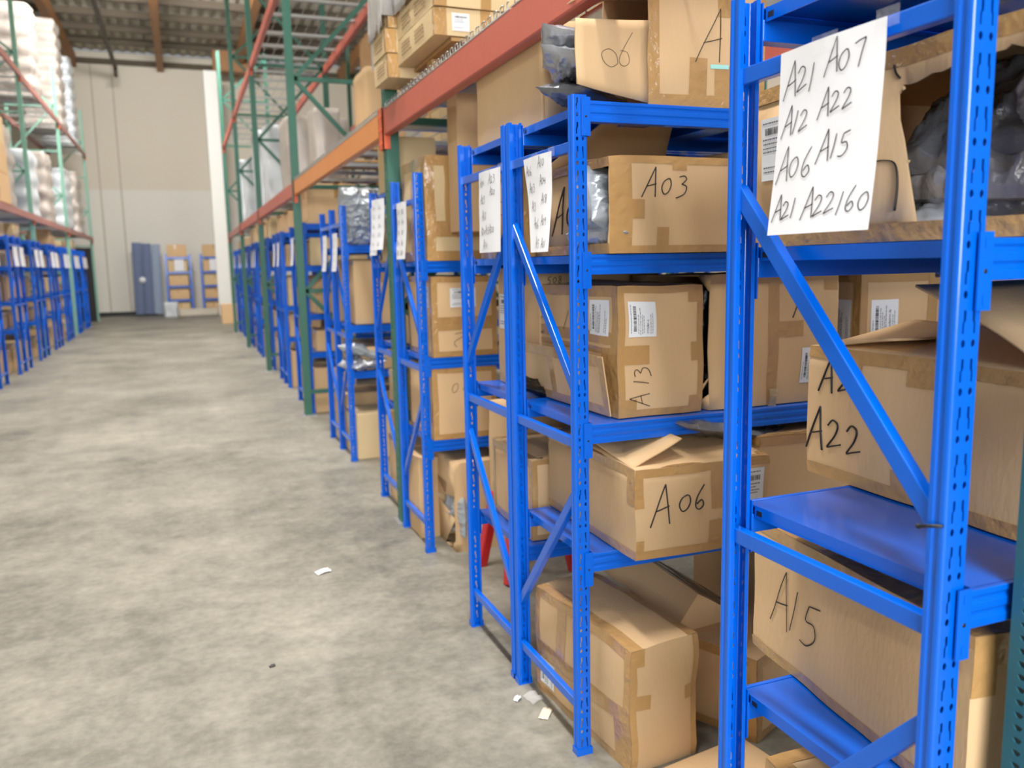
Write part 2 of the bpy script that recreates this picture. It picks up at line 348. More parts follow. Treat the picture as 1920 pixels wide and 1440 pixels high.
        mb.add(vs, [(j*(n+1)+i, j*(n+1)+i+1, (j+1)*(n+1)+i+1, (j+1)*(n+1)+i) for j in range(n) for i in range(n)], 0, True)
        o = mb.build(name, [s.m], s.root, solid=0.005)
        if write:
            wb = MB()
            for st in write:
                for sg in (0.0016,):
                    ribbon(wb, smooth_poly(st), 0.006, lambda t, k: P(t, k, sg), 0)
            wb.build('handwriting', [INK], o)
        return o
    def build(s, res=0.045):
        mb = MB()
        for f in 'FLRBTD':
            if f in s.drop: continue
            W, H = s.dim(f)
            if f in s.holes:
                outer = [(W*i/12, 0) for i in range(12)]+[(W, H*i/8) for i in range(8)]+[(W-W*i/12, H) for i in range(12)]+[(0, H-H*i/8) for i in range(8)]
                pts = [Vector(p) for p in outer]; es = [(i, (i+1) % len(outer)) for i in range(len(outer))]; fs = [list(range(len(outer)))]
                for hl in s.holes[f]:
                    o = len(pts); pts += [Vector(p) for p in hl]; fs.append(list(range(o, o+len(hl))))
                V, E_, F_, ov, oe, of = delaunay_2d_cdt(pts, [], fs, 5, 1e-5)
                fl = [list(t) for t in F_]
                # keep only faces outside the holes
                def inside(c, poly):
                    r = False
                    for i in range(len(poly)):
                        (x1, y1), (x2, y2) = poly[i], poly[i-1]
                        if (y1 > c[1]) != (y2 > c[1]) and c[0] < (x2-x1)*(c[1]-y1)/(y2-y1)+x1: r = not r
                    return r
                bm = bmesh.new(); vv = [bm.verts.new((p.x, p.y, 0)) for p in V]
                for t in fl:
                    try: bm.faces.new([vv[i] for i in t])
                    except ValueError: pass
                bmesh.ops.triangulate(bm, faces=bm.faces[:]); bm.verts.index_update()
                tv = [(p.co.x, p.co.y) for p in bm.verts]; tf = []
                for t in bm.faces:
                    c = t.calc_center_median(); ok = not any(inside((c.x, c.y), h) for h in s.holes[f])
                    if ok: tf.append([p.index for p in t.verts])
                area2 = lambda t: (tv[t[1]][0]-tv[t[0]][0])*(tv[t[2]][1]-tv[t[0]][1])-(tv[t[2]][0]-tv[t[0]][0])*(tv[t[1]][1]-tv[t[0]][1])
                mb.add([s.at(f, *p) for p in tv], [t if area2(t) > 0 else t[::-1] for t in tf], 0)
                bm.free()
            else: s.patch(f, 0, 0, W, H, 0, mb, 0, res)
        op = bool(s.drop or s.holes)
        for f, st, wd in s.ink: ribbon(mb, st, wd*0.72, lambda a, b: s.at(f, a, b, 0.0026), 1)
        o = mb.build('box_body', [s.m, INK], s.root)
        me = o.data; bm = bmesh.new(); bm.from_mesh(me); bmesh.ops.remove_doubles(bm, verts=[v for v in bm.verts if all(fa.material_index == 0 for fa in v.link_faces)], dist=1e-5); bm.to_mesh(me); bm.free(); me.set_sharp_from_angle(angle=math.radians(38))
        if op: md = o.modifiers.new('solid', 'SOLIDIFY'); md.thickness = 0.005; md.offset = -1
        if s.tape.v: s.tape.build('packing_tape', [TAPE], s.root)
        return s.root
def jag(pts, amp, n=5, seed=3):
    rnd = random.Random(seed); out = []
    for i in range(len(pts)):
        (x0, y0), (x1, y1) = pts[i], pts[(i+1) % len(pts)]
        for k in range(n):
            t = k/n; out.append((x0+(x1-x0)*t+rnd.uniform(-amp, amp), y0+(y1-y0)*t+rnd.uniform(-amp, amp)))
    return out
def mailer(label, loc, size, rot=(0, 0, 0), m=None, seed=0, group=None, name='mailer_bag', amp=1.0, n=46):
    """crumpled poly bag: two bulging crinkled sheets joined at a flat rim"""
    a, b, c = size; mb = MB(); sd = Vector((seed*5.3, seed*2.1, seed))
    def P(i, j, sg):
        u, v = i/n*2-1, j/n*2-1; q = Vector((u*a/2, v*b/2, 0))
        h = max(0, (1-u**4))**0.6*max(0, (1-v**4))**0.6
        w_ = q+noise.noise_vector(q*7+sd)*0.03+Vector((0, 0, sg*0.37))
        rg = lambda k, o: (1-abs(noise.noise(Vector((w_.x*k*0.55+w_.y*k*0.3, w_.y*k-w_.x*k*0.25, w_.z*3))+sd*o)))**5
        z = sg*c/2*h*(0.52+0.52*rg(11, 1)*amp+0.30*rg(24, 1.7)*amp+0.14*rg(48, 2.3)*amp)
        rim = 1+0.035*noise.noise(Vector((u*3, v*3, 1))+sd)
        return (q.x*rim, q.y*rim, z+0.22*c*noise.noise(q*5+sd))
    for sg in (1, -1):
        vs = [P(i, j, sg) for j in range(n+1) for i in range(n+1)]
        fs = [(j*(n+1)+i, j*(n+1)+i+1, (j+1)*(n+1)+i+1, (j+1)*(n+1)+i) for j in range(n) for i in range(n)]
        mb.add(vs, fs if sg > 0 else [f[::-1] for f in fs], 0, True)
    o = mb.build(name, [m or BAG]); o.location = loc; o.rotation_euler = [math.radians(t) for t in rot]
    return tag(o, label, 'bag', group)

# ------------------------------------------------------------ setting
mb = MB(); mb.box((-12, -8, -0.1), (10, 33, 0)); struct('floor', mb, FLOOR)
mb = MB(); mb.box((-12, 32.4, 0), (10, 32.6, 4.35), 1); mb.box((-12, 32.4, 4.35), (10, 32.6, 8.9)); struct('wall_back', mb, [WALL, mat('pale_lower_wall_paint', srgb(210, 207, 198), 0.7, 0, 0, 0.05, 0.5)])
mb = MB(); mb.box((-12.2, -8, 0), (-12, 32.6, 8.9)); struct('wall_left', mb, WALL)
mb = MB(); mb.box((10, -8, 0), (10.2, 32.6, 8.9)); struct('wall_right', mb, WALL)
mb = MB()
mb.box((-12.2, -8, 9.02), (10.2, 32.6, 9.1))
k = -12.0
while k < 10: mb.box((k, -8, 8.94), (k+0.16, 32.4, 9.02)); k += 0.32
struct('ceiling', mb, DECKC)
n = 1
for x in (-10.2, -6.6, -2.9, -0.2, 2.3, 6.0):
    mb = MB(); mb.box((x-0.11, -8, 8.35), (x+0.11, 32.4, 8.78)); struct('trim_%d' % n, mb, GLULAM); n += 1
for y in (11, 13.5, 16, 18.5, 21, 22.6, 24.2, 25.8, 27.4, 29.0, 30.6):
    mb = MB(); mb.box((-12, y-0.06, 8.74), (10, y+0.06, 8.94)); struct('trim_%d' % n, mb, DARKWOOD); n += 1
mb = MB(); mb.box((-12, 32.22, 8.5), (10, 32.4, 8.66)); struct('trim_%d' % n, mb, DARKWOOD); n += 1
mb = MB(); mb.box((1.45, 30.4, 8.1), (2.7, 30.9, 8.75)); struct('trim_%d' % n, mb, GLULAM); n += 1
mb = MB(); mb.box((-12, 32.34, 0), (-0.9, 32.4, 0.14)); struct('baseboard_back', mb, BLACK)
for x in (-1.75, -2.4):
    mb = MB(); mb.box((x-0.02, 32.385, 0.14), (x+0.02, 32.4, 8.5)); struct('trim_%d' % n, mb, mat('wall_joint', srgb(172, 162, 146), 0.8)); n += 1
mb = MB(); mb.tube([(-1.53, y, 8.05) for y in (8, 20, 30.6)], 0.07, 8); mb.tube([(-1.53, 30.6, 8.05), (-1.53, 30.6, 7.75)], 0.07, 8)
for y in (14, 20, 26): mb.tube([(-1.53, y, 8.05), (-1.53, y, 8.95)], 0.012, 5)
tag(mb.build('sprinkler_pipe', [DARKPIPE]), 'dark sprinkler pipe running along under the ceiling towards the back wall', 'pipe')

# ------------------------------------------------------------ blue shelf racks
UW, UD, UH, DEP, LEN = 0.048, 0.032, 2.0, 0.52, 2.0
def upright_mesh(holes):
    bm = bmesh.new(); r = 0.006
    def strip(pl):
        vs = [[bm.verts.new((x, y, z)) for z in (0, UH)] for x, y in pl]
        for i in range(len(vs)-1): bm.faces.new((vs[i][0], vs[i+1][0], vs[i+1][1], vs[i][1]))
    arc = lambda cx, cy, a0, a1: [(cx+r*math.cos(math.radians(a0+(a1-a0)*k/4)), cy+r*math.sin(math.radians(a0+(a1-a0)*k/4))) for k in range(5)]
    # outline seen from above, going from the left lip round to the right lip
    left = [(0.011, UD), (0.003, UD), (0.0, UD-0.003), (0.0, UD-0.010), (0.0025, UD-0.013), (0.0025, UD-0.019), (0, UD-0.022), (0, r)]+arc(r, r, 180, 270)
    right = arc(UW-r, r, 270, 360)+[(UW, r), (UW, UD-0.022), (UW-0.0025, UD-0.019), (UW-0.0025, UD-0.013), (UW, UD-0.010), (UW, UD-0.003), (UW-0.003, UD), (UW-0.011, UD)]
    strip(left); strip(right)
    if not holes: strip([(r, 0), (UW-r, 0)])
    else:
        p = UH/30
        def oval(cx, cz, a, b): return [(cx+a*math.cos(t*PI/5), cz+b*math.sin(t*PI/5)) for t in range(10)]
        outer = [(r, 0), (UW-r, 0), (UW-r, p), (r, p)]
        hl = [oval(0.0150, 0.0125, 0.0038, 0.0058), oval(0.0335, 0.0125, 0.0038, 0.0058)]
        for cx, sg in ((0.0150, 1), (0.0335, -1)):
            hl.append([(cx-0.0020-sg*0.0012, 0.026), (cx+0.0014-sg*0.0012, 0.026), (cx+0.0014-sg*0.0012, 0.040), (cx+0.0024+sg*0.0010, 0.044), (cx+0.0024+sg*0.0010, 0.058), (cx-0.0022+sg*0.0010, 0.058), (cx-0.0022+sg*0.0010, 0.044), (cx-0.0020-sg*0.0012, 0.040)])
        pts = [Vector(q) for q in outer]; fs = [[0, 1, 2, 3]]
        for h in hl:
            o = len(pts); pts += [Vector(q) for q in h]; fs.append(list(range(o, o+len(h))))
        V, E_, F_, ov, oe, of = delaunay_2d_cdt(pts, [], fs, 5, 1e-6)
        tmp = [tuple(t) for t, src in zip(F_, of) if src and set(src) == {0}]
        for k in range(30):
            vv = [bm.verts.new((q.x, 0, q.y+k*p)) for q in V]
            for t in tmp: bm.faces.new([vv[i] for i in t])
    bmesh.ops.remove_doubles(bm, verts=bm.verts, dist=1e-5)
    bmesh.ops.recalc_face_normals(bm, faces=bm.faces)
    me = bpy.data.meshes.new('upright'); bm.to_mesh(me); bm.free(); me.materials.append(BLUE); return me
UPR = {True: upright_mesh(True), False: upright_mesh(False)}
def beam_mb(L):
    mb = MB(); x0, x1 = UW+0.004, L-UW-0.004
    pl = [(0, -0.058), (0, -0.044), (0.003, -0.041), (0.003, -0.035), (0, -0.032), (0, -0.020), (0.003, -0.017), (0.003, -0.012), (0, -0.009), (0, 0), (0.010, 0), (0.010, -0.020), (0.032, -0.020), (0.032, -0.058)]
    mb.prism([q for q in pl], lambda q, t: (t, q[0], q[1]), x0, x1); return mb
def bracket_mb(L):
    res = []
    for x0, x1, xs in ((UW-0.021, UW+0.0045, UW+0.0045), (L-UW-0.0045, L-UW+0.021, L-UW-0.0045)):
        mb = MB(); res.append(mb)
        mb.box((x0, -0.0075, -0.098), (x1, -0.0045, 0.008))
        mb.box((min(xs, xs+0.003), -0.0045, -0.098), (max(xs, xs+0.003), 0.032, 0.008))
        cx = (x0+x1)/2
        for z in (-0.006, -0.084): mb.box((cx-0.003, -0.0085, z-0.008), (cx+0.003, -0.0070, z+0.006), 1)
        mb.tube([(cx, -0.0078, -0.045), (cx, -0.0070, -0.045)], 0.0035, 8, 2)
    return res
def deck_mb(L):
    mb = MB(); a, b, c, d = 0.054, L-0.054, 0.012, DEP-0.012
    mb.box((a, c, -0.004), (b, d, -0.001))
    for x0, x1 in ((a, a+0.002), (b-0.002, b)): mb.box((x0, 0.036, -0.026), (x1, DEP-0.036, -0.004))
    k = a+0.28
    while k < b-0.1: mb.box((k-0.05, 0.036, -0.024), (k+0.05, DEP-0.036, -0.004)); k += 0.31
    for y in (0.05, DEP-0.05): mb.box((a-0.0006, y-0.008, -0.020), (a, y+0.008, -0.010), 1)
    return mb
PROTO = {}
def rack_proto(near, mirror, levels):
    key = (near, mirror, levels)
    if key in PROTO: return PROTO[key]
    r = empty('blue_shelf_rack', (0, -60, 0))
    for ex in (0, 1):
        for ey in (0, 1):
            o = bpy.data.objects.new('upright', UPR[near]); C.objects.link(o); o.parent = r
            md = o.modifiers.new('solid', 'SOLIDIFY'); md.thickness = 0.0018; md.offset = -1
            x0 = (LEN-UW) if ex else 0
            o.location = (x0+(UW if ey else 0), DEP if ey else 0, 0); o.rotation_euler.z = PI if ey else 0
            fb = MB(); fb.box((-0.003, -0.003, 0), (UW+0.003, UD+0.003, 0.004)); fb.box((-0.003, -0.003, 0.004), (UW+0.003, -0.0005, 0.022)); fb.box((-0.003, -0.003, 0.004), (-0.0005, UD, 0.022)); fb.box((UW+0.0005, -0.003, 0.004), (UW+0.003, UD, 0.022))
            fb.build('foot', [BLUE], o)
        xb = (LEN-UW/2) if ex else 0.019
        ya, yb = (0.016, DEP-0.016)
        for z in (1.862, 0.995, 0.155):
            mb = MB(); mb.bar((xb, ya, z), (xb, yb, z), 0.020, 0.030); mb.build('horizontal_brace', [BLUE], r, bevel=0.002)
        for zh, zl, hi in ((1.66, 1.14, 1), (0.855, 0.315, 0)):
            h = hi if not mirror else 1-hi
            p, q = (xb, yb, zh), (xb, ya, zl)
            if not h: p, q = (xb, ya, zh), (xb, yb, zl)
            mb = MB(); mb.bar(p, q, 0.020, 0.030); mb.build('diagonal_brace', [BLUE], r, bevel=0.002)
    bm_, bk = beam_mb(LEN), bracket_mb(LEN); dk = deck_mb(LEN); bo = ko = do = None
    for z in levels:
        for ey in (0, 1):
            if bo is None: o = bm_.build('shelf_beam', [BLUE], r, bevel=0.0015); bo = o
            else: o = bo.copy(); C.objects.link(o); o.parent = r
            o.location = (LEN if ey else 0, DEP if ey else 0, z); o.rotation_euler.z = PI if ey else 0
            if ko is None: ko = [q.build('beam_bracket', [BLUE, BLUE, BLACK], o) for q in bk]
            else:
                for q in ko: k = q.copy(); C.objects.link(k); k.parent = o
        if do is None: o = dk.build('shelf_panel', [BLUE, BLACK], r); do = o
        else: o = do.copy(); C.objects.link(o); o.parent = r
        o.location = (0, 0, z)
    PROTO[key] = [r, False]; return PROTO[key]
def rack(x, y0, label, near=False, mirror=False, levels=(1.985, 1.555, 1.052, 0.652), group=None, left=False):
    P = rack_proto(near, mirror if not left else not mirror, levels)
    if not P[1]: r = P[0]; P[1] = True
    else: r = copy_tree(P[0])
    r.location = (x, y0, 0) if not left else (x, y0+DEP, 0); r.rotation_euler.z = PI if left else 0
    if left: r.scale = (1, 1, 1.06)
    return tag(r, label, 'shelf rack', group)
LV = (1.985, 1.555, 1.052, 0.652)
LV4 = (1.555, 1.052, 0.61)
RX = {0: (0.967, 0.826), 1: (1.049, 2.184), 2: (1.049, 2.722), 3: (1.122, 4.185), 4: (1.150, 4.90)}
for k, (a, b) in enumerate(((6.50, 7.03), (8.88, 9.41), (11.0, 11.53), (13.1, 13.63), (15.2, 15.73), (17.35, 17.88), (19.5, 20.03), (21.7, 22.23))):
    for j, y in enumerate((a, b)): RX[5+2*k+j] = (1.15+0.007*(y-6), y)
names = ['nearest blue shelf rack at right with perforated uprights and four shelves', 'blue shelf rack across the gap from the nearest one, stool behind it',
         'third blue shelf rack on right, back to back behind the second rack', 'fourth blue shelf rack on right, in front of the first green rack post']
RACKS = {}
for k, (x, y) in RX.items():
    lb = names[k] if k < 4 else '%s blue shelf rack from the camera on the right side of the aisle' % ORD[k]
    lv = LV
    if k == 2: lv = (1.985, 1.555, 1.052, 0.505)
    if k == 3: lv = LV4
    if k in (5, 6): lv = (1.70, 1.08, 0.72)
    RACKS[k] = (rack(x, y, lb, k < 6, k % 2 == 0 and k > 0, lv, 'blue shelf racks along the right side'), lv)
LX = -2.36; LY = []
for k in range(-1, 6):
    for j in range(2): LY.append((14.55+2.2*k+0.53*j, -2.36-0.012*(14.55+2.2*k-12)))
for k, (y, x) in enumerate(LY):
    rack(x, y, '%s blue shelf rack from the camera on the left side of the aisle' % ORD[k], False, k % 2 == 1, LV, 'blue shelf racks along the left side', True)

# ------------------------------------------------------------ handwritten sheets
def sheet(label, c, lines=None, wd=0.21, ht=0.297, face=-1, curl=0.02, shear=0.0, seed=1, rotz=0.0, ink=0.002, group='handwritten sheets on the racks', narrow=0.0, hand=True):
    """paper hanging with its top edge at c (x, y centre, z top), facing the aisle"""
    mb = MB(); n = 10; rnd = random.Random(seed)
    def P(u, v, off=0.0):       # u 0..wd from the far (+y) side, v 0..ht up from the bottom
        k = 1-v/ht; uu = (u-wd/2)*(1-narrow*k)+shear*k
        bx = curl*k*k+0.004*math.sin(u/wd*PI)+0.003*noise.noise(Vector((u*9, v*9, seed)))
        return (face*(bx+off), face*(uu), -ht*k)
    vs = [P(wd*i/n, ht*j/n) for j in range(n+1) for i in range(n+1)]
    mb.add(vs, [(j*(n+1)+i, j*(n+1)+i+1, (j+1)*(n+1)+i+1, (j+1)*(n+1)+i) for j in range(n) for i in range(n)], 0, True)
    if lines:
        for (txt, u, v, h) in lines:
            for st in text_strokes(txt, u*wd, v*ht, h, 0.06, 0.14, 0.52, 0.03, seed+len(txt)+int(v*50)): ribbon(mb, st, ink, lambda a, b: P(a, b, 0.0012), 1)
    o = empty('paper_sign', c, rotz, label, 'paper sign', group)
    mb.build('paper_sheet', [WHITE, INK], o)
    for a0, a1, b0, b1 in (((0.35, 0.60, -0.020, 0.006), (0.92, 1.10, -0.016, 0.012)) if hand else ((0.35, 0.62, -0.025, 0.010),)):
        tb = MB(); tb.add([P(wd*a, ht+b, 0.0015) for b in (b0, b1) for a in (a0, a1)], [(0, 1, 3, 2)]); tb.build('clear_tape', [CLEAR], o)
    return o
sheet('large white sheet handwritten A21 A07 A12 A22 on the nearest blue rack', (0.962, 1.078, 1.872),
      [('A21', 0.05, 0.74, 0.058), ('A07', 0.48, 0.79, 0.054), ('A12', 0.05, 0.53, 0.050), ('A22', 0.44, 0.59, 0.046), ('A06', 0.04, 0.29, 0.058), ('A15', 0.46, 0.36, 0.050), ('A21', 0.04, 0.07, 0.044), ('A22', 0.36, 0.07, 0.050), ('160', 0.70, 0.08, 0.048)], 0.228, 0.30, curl=0.020, seed=4, ink=0.0020)
sheet('white sheet handwritten A06 A10 A03 A04 with its lower corner curled, second rack', (1.046, 2.43, 1.862),
      [('A06', 0.06, 0.80, 0.036), ('A10', 0.56, 0.86, 0.036), ('A03', 0.12, 0.62, 0.036), ('A04', 0.58, 0.68, 0.034), ('A13', 0.16, 0.43, 0.036), ('A18', 0.62, 0.48, 0.036), ('A06', 0.26, 0.24, 0.036), ('A09', 0.62, 0.26, 0.034), ('A15', 0.34, 0.04, 0.036), ('A01', 0.64, 0.03, 0.034)], 0.222, 0.295, curl=0.02, shear=0.052, narrow=0.40, seed=7, ink=0.0018)
sheet('white sheet handwritten A04 A23 A20 A12 hanging straight on the third rack', (1.046, 2.866, 1.866),
      [('A04', 0.06, 0.80, 0.036), ('A23', 0.52, 0.82, 0.038), ('A23', 0.08, 0.60, 0.036), ('A20', 0.56, 0.68, 0.032), ('A12', 0.14, 0.40, 0.038), ('A24A15A20', 0.08, 0.21, 0.034), ('A14', 0.18, 0.03, 0.040)], 0.222, 0.29, curl=0.004, seed=9, ink=0.0018)
def scribble(seed, n=5):
    r = random.Random(seed); return [('A%d%d' % (r.choice((0, 1, 2)), r.randint(0, 9)), 0.1+0.45*q, 0.78-0.18*k, 0.032) for k in range(n) for q in (0, 1)]
sheet('white sheet on the fourth rack, beside the green post', (1.118, 4.44, 1.87), scribble(3), 0.21, 0.30, curl=0.015, seed=11, narrow=0.1)
SP = {4: [(5.24, 1.90, 0.0), (5.00, 1.93, 0.14)]}
for k in range(5, 21):
    x, y = RX[k]; SP[k] = [(y+0.26, 1.86 if k > 6 else 1.80, 0)]
for k, lst in SP.items():
    for j, (y, z, rz) in enumerate(lst):
        lb = '%swhite sheet taped high on the %s rack on the right side of the aisle' % ('tilted ' if rz else ('straight ' if k == 4 else ''), ORD[k])
        sheet(lb, (RX[k][0]-0.004-(0.03 if rz else 0), y, z), scribble(k) if k < 8 else None, curl=0.02, seed=k, ink=0.0013, rotz=rz, hand=False)
for k, (y, x) in enumerate(LY):
    sheet('white sheet taped high on the %s rack on the left side of the aisle' % ORD[k], (x+0.035, y+0.26, 1.95), None, 0.22, 0.30, face=1, curl=0.015, seed=40+k, hand=False, rotz=-0.12, group='handwritten sheets on the left racks')

# ------------------------------------------------------------ cartons on the near racks
g = 'cartons on the near racks'
# second rack, low shelf: A06
b = Carton('cardboard box marked A06 in marker, overhanging the lowest shelf of the second rack', (1.188, 2.070, 0.654), (0.47, 0.645, 0.275), -1.0, 0.006, 0.006, 1, group=g)
b.edges('FLT', 0.026, vert=False); b.patch('F', 0.0, 0.16, 0.03, 0.275); b.patch('F', 0, 0, 0.025, 0.06); b.patch('F', 0.255, 0.13, 0.315, 0.275); b.patch('F', 0.245, 0, 0.30, 0.095)
b.patch('L', 0.60, 0.17, 0.66, 0.275); b.patch('T', 0.20, 0.0, 0.26, 0.66)
b.write('F', 'A', 0.045, 0.105, 0.125, 0, 0.0045, 0.06); b.write('F', '06', 0.135, 0.135, 0.098, -4, 0.0045, 0.06, adv=0.5)
b.label('F', 0.335, 0.10, 0.45, 0.24, False, seed=2); b.drop.add('T')
b.flap('F', 'top', 0.30, -84, 0.0, 1.0, 0.0, 0.04); b.flap('B', 'top', 0.30, -78, 0.0, 1.0, 0, -0.1); b.flap('L', 'top', 0.20, -70, 0.03, 0.97, 0.12)
b.build()
b = Carton('cardboard box with tape band beside the A06 box, behind the front rack post', (1.69, 2.15, 0.654), (0.45, 0.5, 0.31), 0, 0.004, 0.004, 2, group=g)
b.edges('FLT', 0.03, vert=False); b.build()
mailer('grey bag with shiny rim lying over the open A06 box', (1.68, 2.34, 0.985), (0.62, 0.34, 0.06), (6, 10, 8), DARKBAG, 3, 'mailer bags in the boxes')
# second rack, third shelf: A13
b = Carton('tall dented cardboard box marked A13 sideways, with a white sticker on the second rack', (1.218, 2.232, 1.054), (0.308, 0.69, 0.405), 0.5, 0.008, 0.006, 3, group=g)
b.edges('F', 0.022); b.edges('L', 0.035, vert=True); b.edges('T', 0.04)
b.patch('F', 0.0, 0.165, 0.105, 0.222, 0.0018); b.patch('F', 0.262, 0.165, 0.308, 0.225, 0.0018); b.patch('F', 0, 0, 0.065, 0.055, 0.0018); b.patch('F', 0.255, 0.0, 0.285, 0.055, 0.002); b.patch('F', 0.25, 0.352, 0.30, 0.405, 0.0018)
b.patch('L', 0.0, 0.195, 0.69, 0.215); b.patch('L', 0.0, 0.225, 0.69, 0.262); b.patch('L', 0.60, 0.0, 0.66, 0.2)
b.label('F', 0.033, 0.248, 0.130, 0.358, True, 'FTTDANY-G', 5); b.label('L', 0.52, 0.25, 0.64, 0.36, True, None, 6)
b.write('F', 'A13', 0.112, 0.030, 0.078, 92, 0.0035, 0, adv=0.85); b.write('L', 'C', 0.12, 0.23, 0.09, 0, 0.0035); b.write('L', '1', 0.32, 0.26, 0.10, -14, 0.0035)
b.build()
# torn lower skirt of the A13 box: a loose panel bent away from the corner
mb = MB(); mb.box((0, 0, 0), (0.004, 0.655, 0.190)); o = mb.build('loose_panel', [CARD], b.root, bevel=0.001); o.location = (-0.168, -0.325, 0.004); o.rotation_euler = (0, math.radians(-9), math.radians(1.0))
mb = MB(); mb.box((-0.0012, 0.0, 0), (0, 0.03, 0.185)); mb.box((-0.0012, 0.03, 0.155), (0, 0.655, 0.19)); mb.box((-0.0012, 0.03, 0), (0, 0.655, 0.03)); mb.box((-0.0012, 0.36, 0.03), (0, 0.40, 0.155)); mb.build('packing_tape', [TAPE], o)
# wide carton with hanging tape
b = Carton('wide cardboard box beside the A13 box with a strip of clear tape hanging off it', (1.545, 2.225, 1.054), (0.515, 0.52, 0.43), 0, 0.010, 0.008, 4, group=g)
b.edges('F', 0.028, vert=False, bottom=False); b.patch('F', 0.22, 0.0, 0.262, 0.43); b.patch('F', 0.262, 0.225, 0.36, 0.275); b.patch('F', 0.45, 0.37, 0.51, 0.43)
b.holes['L'] = [jag([(0.12, 0.03), (0.49, 0.03), (0.49, 0.40), (0.12, 0.40)], 0.012, 8, 4)]
b.holes['T'] = [jag([(0.07, 0.015), (0.15, 0.012), (0.16, 0.03), (0.09, 0.04)], 0.004, 4, 5)]
b.write('F', 'A1', 0.315, 0.29, 0.09, 0, 0.004); b.label('F', 0.355, 0.065, 0.44, 0.185, True, None, 9); b.build()
mb = MB(); vs = []
for i in range(12):
    t = i/11; vs += [(0.0, -0.004-0.012*math.sin(t*9)*t, -0.11*t), (0.032-0.006*t, -0.006-0.010*math.cos(t*8)*t, -0.11*t)]
mb.add(vs, [(2*i, 2*i+1, 2*i+3, 2*i+2) for i in range(11)], 0, True); o = mb.build('hanging_tape', [mat('loose_clear_tape', srgb(196, 176, 140), 0.12, bump=0.6, bump_scale=70, alpha=0.7)], b.root); o.location = (-0.03, -0.268, 0.055)
mailer('black bag bulging from the torn side of the wide box by the A13 box', (1.60, 2.46, 1.27), (0.36, 0.34, 0.20), (0, 82, 0), BLACKBAG, 5, 'mailer bags in the boxes')
b = Carton('cardboard box with white barcode sticker behind the diagonal brace of the nearest rack', (2.19, 2.26, 1.054), (0.34, 0.5, 0.42), 0, 0.005, 0.004, 6, group=g)
b.edges('FLT', 0.03, top=True, bottom=False); b.label('F', 0.045, 0.18, 0.165, 0.33, True, 'D-AN8K24A26999-A2', 11); b.label('L', 0.37, 0.18, 0.46, 0.33, True, None, 12); b.build()
b = Carton('dim cardboard box deepest on the third shelf of the second rack', (2.56, 2.30, 1.054), (0.42, 0.5, 0.40), 0, 0.004, 0.004, 7, group=g); b.edges('FT', 0.03); b.build()
# behind A13: 508
b = Carton('cardboard box marked 508 peeping over the top of the A13 box', (1.20, 2.79, 1.054), (0.5, 0.42, 0.462), 0, 0.003, 0.003, 8, group=g)
b.edges('FLT', 0.03, vert=False, top=False); b.write('F', '508', 0.03, 0.406, 0.036, 0, 0.0035, 0.1, adv=0.62); b.label('L', 0.02, 0.22, 0.12, 0.36, False, seed=14); b.build()
# second shelf: A03
b = Carton('long cardboard box marked A03 with its torn end showing grey bags', (1.155, 2.165, 1.557), (0.50, 0.52, 0.278), 0.5, 0.004, 0.005, 9, group=g)
b.edges('F', 0.022, vert=False); b.patch('F', 0.0, 0.0, 0.075, 0.278, 0.0016); b.patch('F', 0.075, 0.10, 0.115, 0.155, 0.0016); b.patch('F', 0.16, 0, 0.20, 0.075, 0.0016); b.patch('F', 0.21, 0.24, 0.26, 0.278)
b.edges('T', 0.05); b.edges('L', 0.03, vert=False)
b.holes['L'] = [jag([(0.36, 0.004), (0.513, 0.004), (0.516, 0.26), (0.40, 0.265), (0.37, 0.12)], 0.010, 6, 7)]
b.write('F', 'A03', 0.105, 0.165, 0.085, 0, 0.0036, 0.18, adv=0.66); b.write('L', 'A', 0.13, 0.07, 0.15, 0, 0.0022, 0.3); b.write('L', '0', 0.24, 0.09, 0.12, 0, 0.0022); b.stroke('L', [(0.33, 0.05), (0.31, 0.0)], 0.003)
b.flap('B', 'top', 0.30, -62, 0.0, 1.0, 0.5); b.flap('L', 'top', 0.13, -86, 0.0, 1.0, 0.1); b.build()
mailer('silver grey bag, upper one bursting from the torn end of the A03 box', (1.215, 2.285, 1.705), (0.20, 0.20, 0.13), (70, 20, 25), SILVER, 11, 'mailer bags in the boxes')
mailer('dark grey bag, lower one stuffed under the silver bag in the A03 box', (1.235, 2.30, 1.61), (0.20, 0.22, 0.10), (0, 8, 30), BAG, 12, 'mailer bags in the boxes')
# on top of the second rack: A0 / 06
b = Carton('big cardboard box marked A0 on top of the second rack with its end flaps open', (1.315, 2.22, 1.987), (0.385, 0.36, 0.40), -6, 0.006, 0.006, 10, group=g)
b.edges('F', 0.035, bottom=True); b.patch('F', 0.13, 0.0, 0.19, 0.14); b.patch('F', 0.215, 0.0, 0.275, 0.12); b.patch('F', 0.22, 0.26, 0.275, 0.40); b.drop.add('L')
b.write('F', 'A0', 0.150, 0.135, 0.155, 0, 0.0028, 0.1, adv=0.72)
mb = MB(); b.patch('F', 0.20, 0.112, 0.262, 0.124, 0.003, mb); mb.build('mint_sticker', [MINTL], b.root)
b.flap('F', 'left', 0.262, 12, 0.02, 0.60, 0.25, 0.10, write=[[(0.42, 0.42), (0.36, 0.52), (0.42, 0.62), (0.54, 0.64), (0.60, 0.54), (0.54, 0.44), (0.42, 0.42)][::1], [(0.84, 0.22), (0.62, 0.34), (0.46, 0.40), (0.40, 0.34), (0.46, 0.26), (0.58, 0.28), (0.60, 0.38)]])
b.flap('T', 'left', 0.24, -25, 0.0, 0.9, 0.2, write=[[(0.3, 0.5), (0.6, 0.3)], [(0.3, 0.3), (0.5, 0.5)]]); b.build()
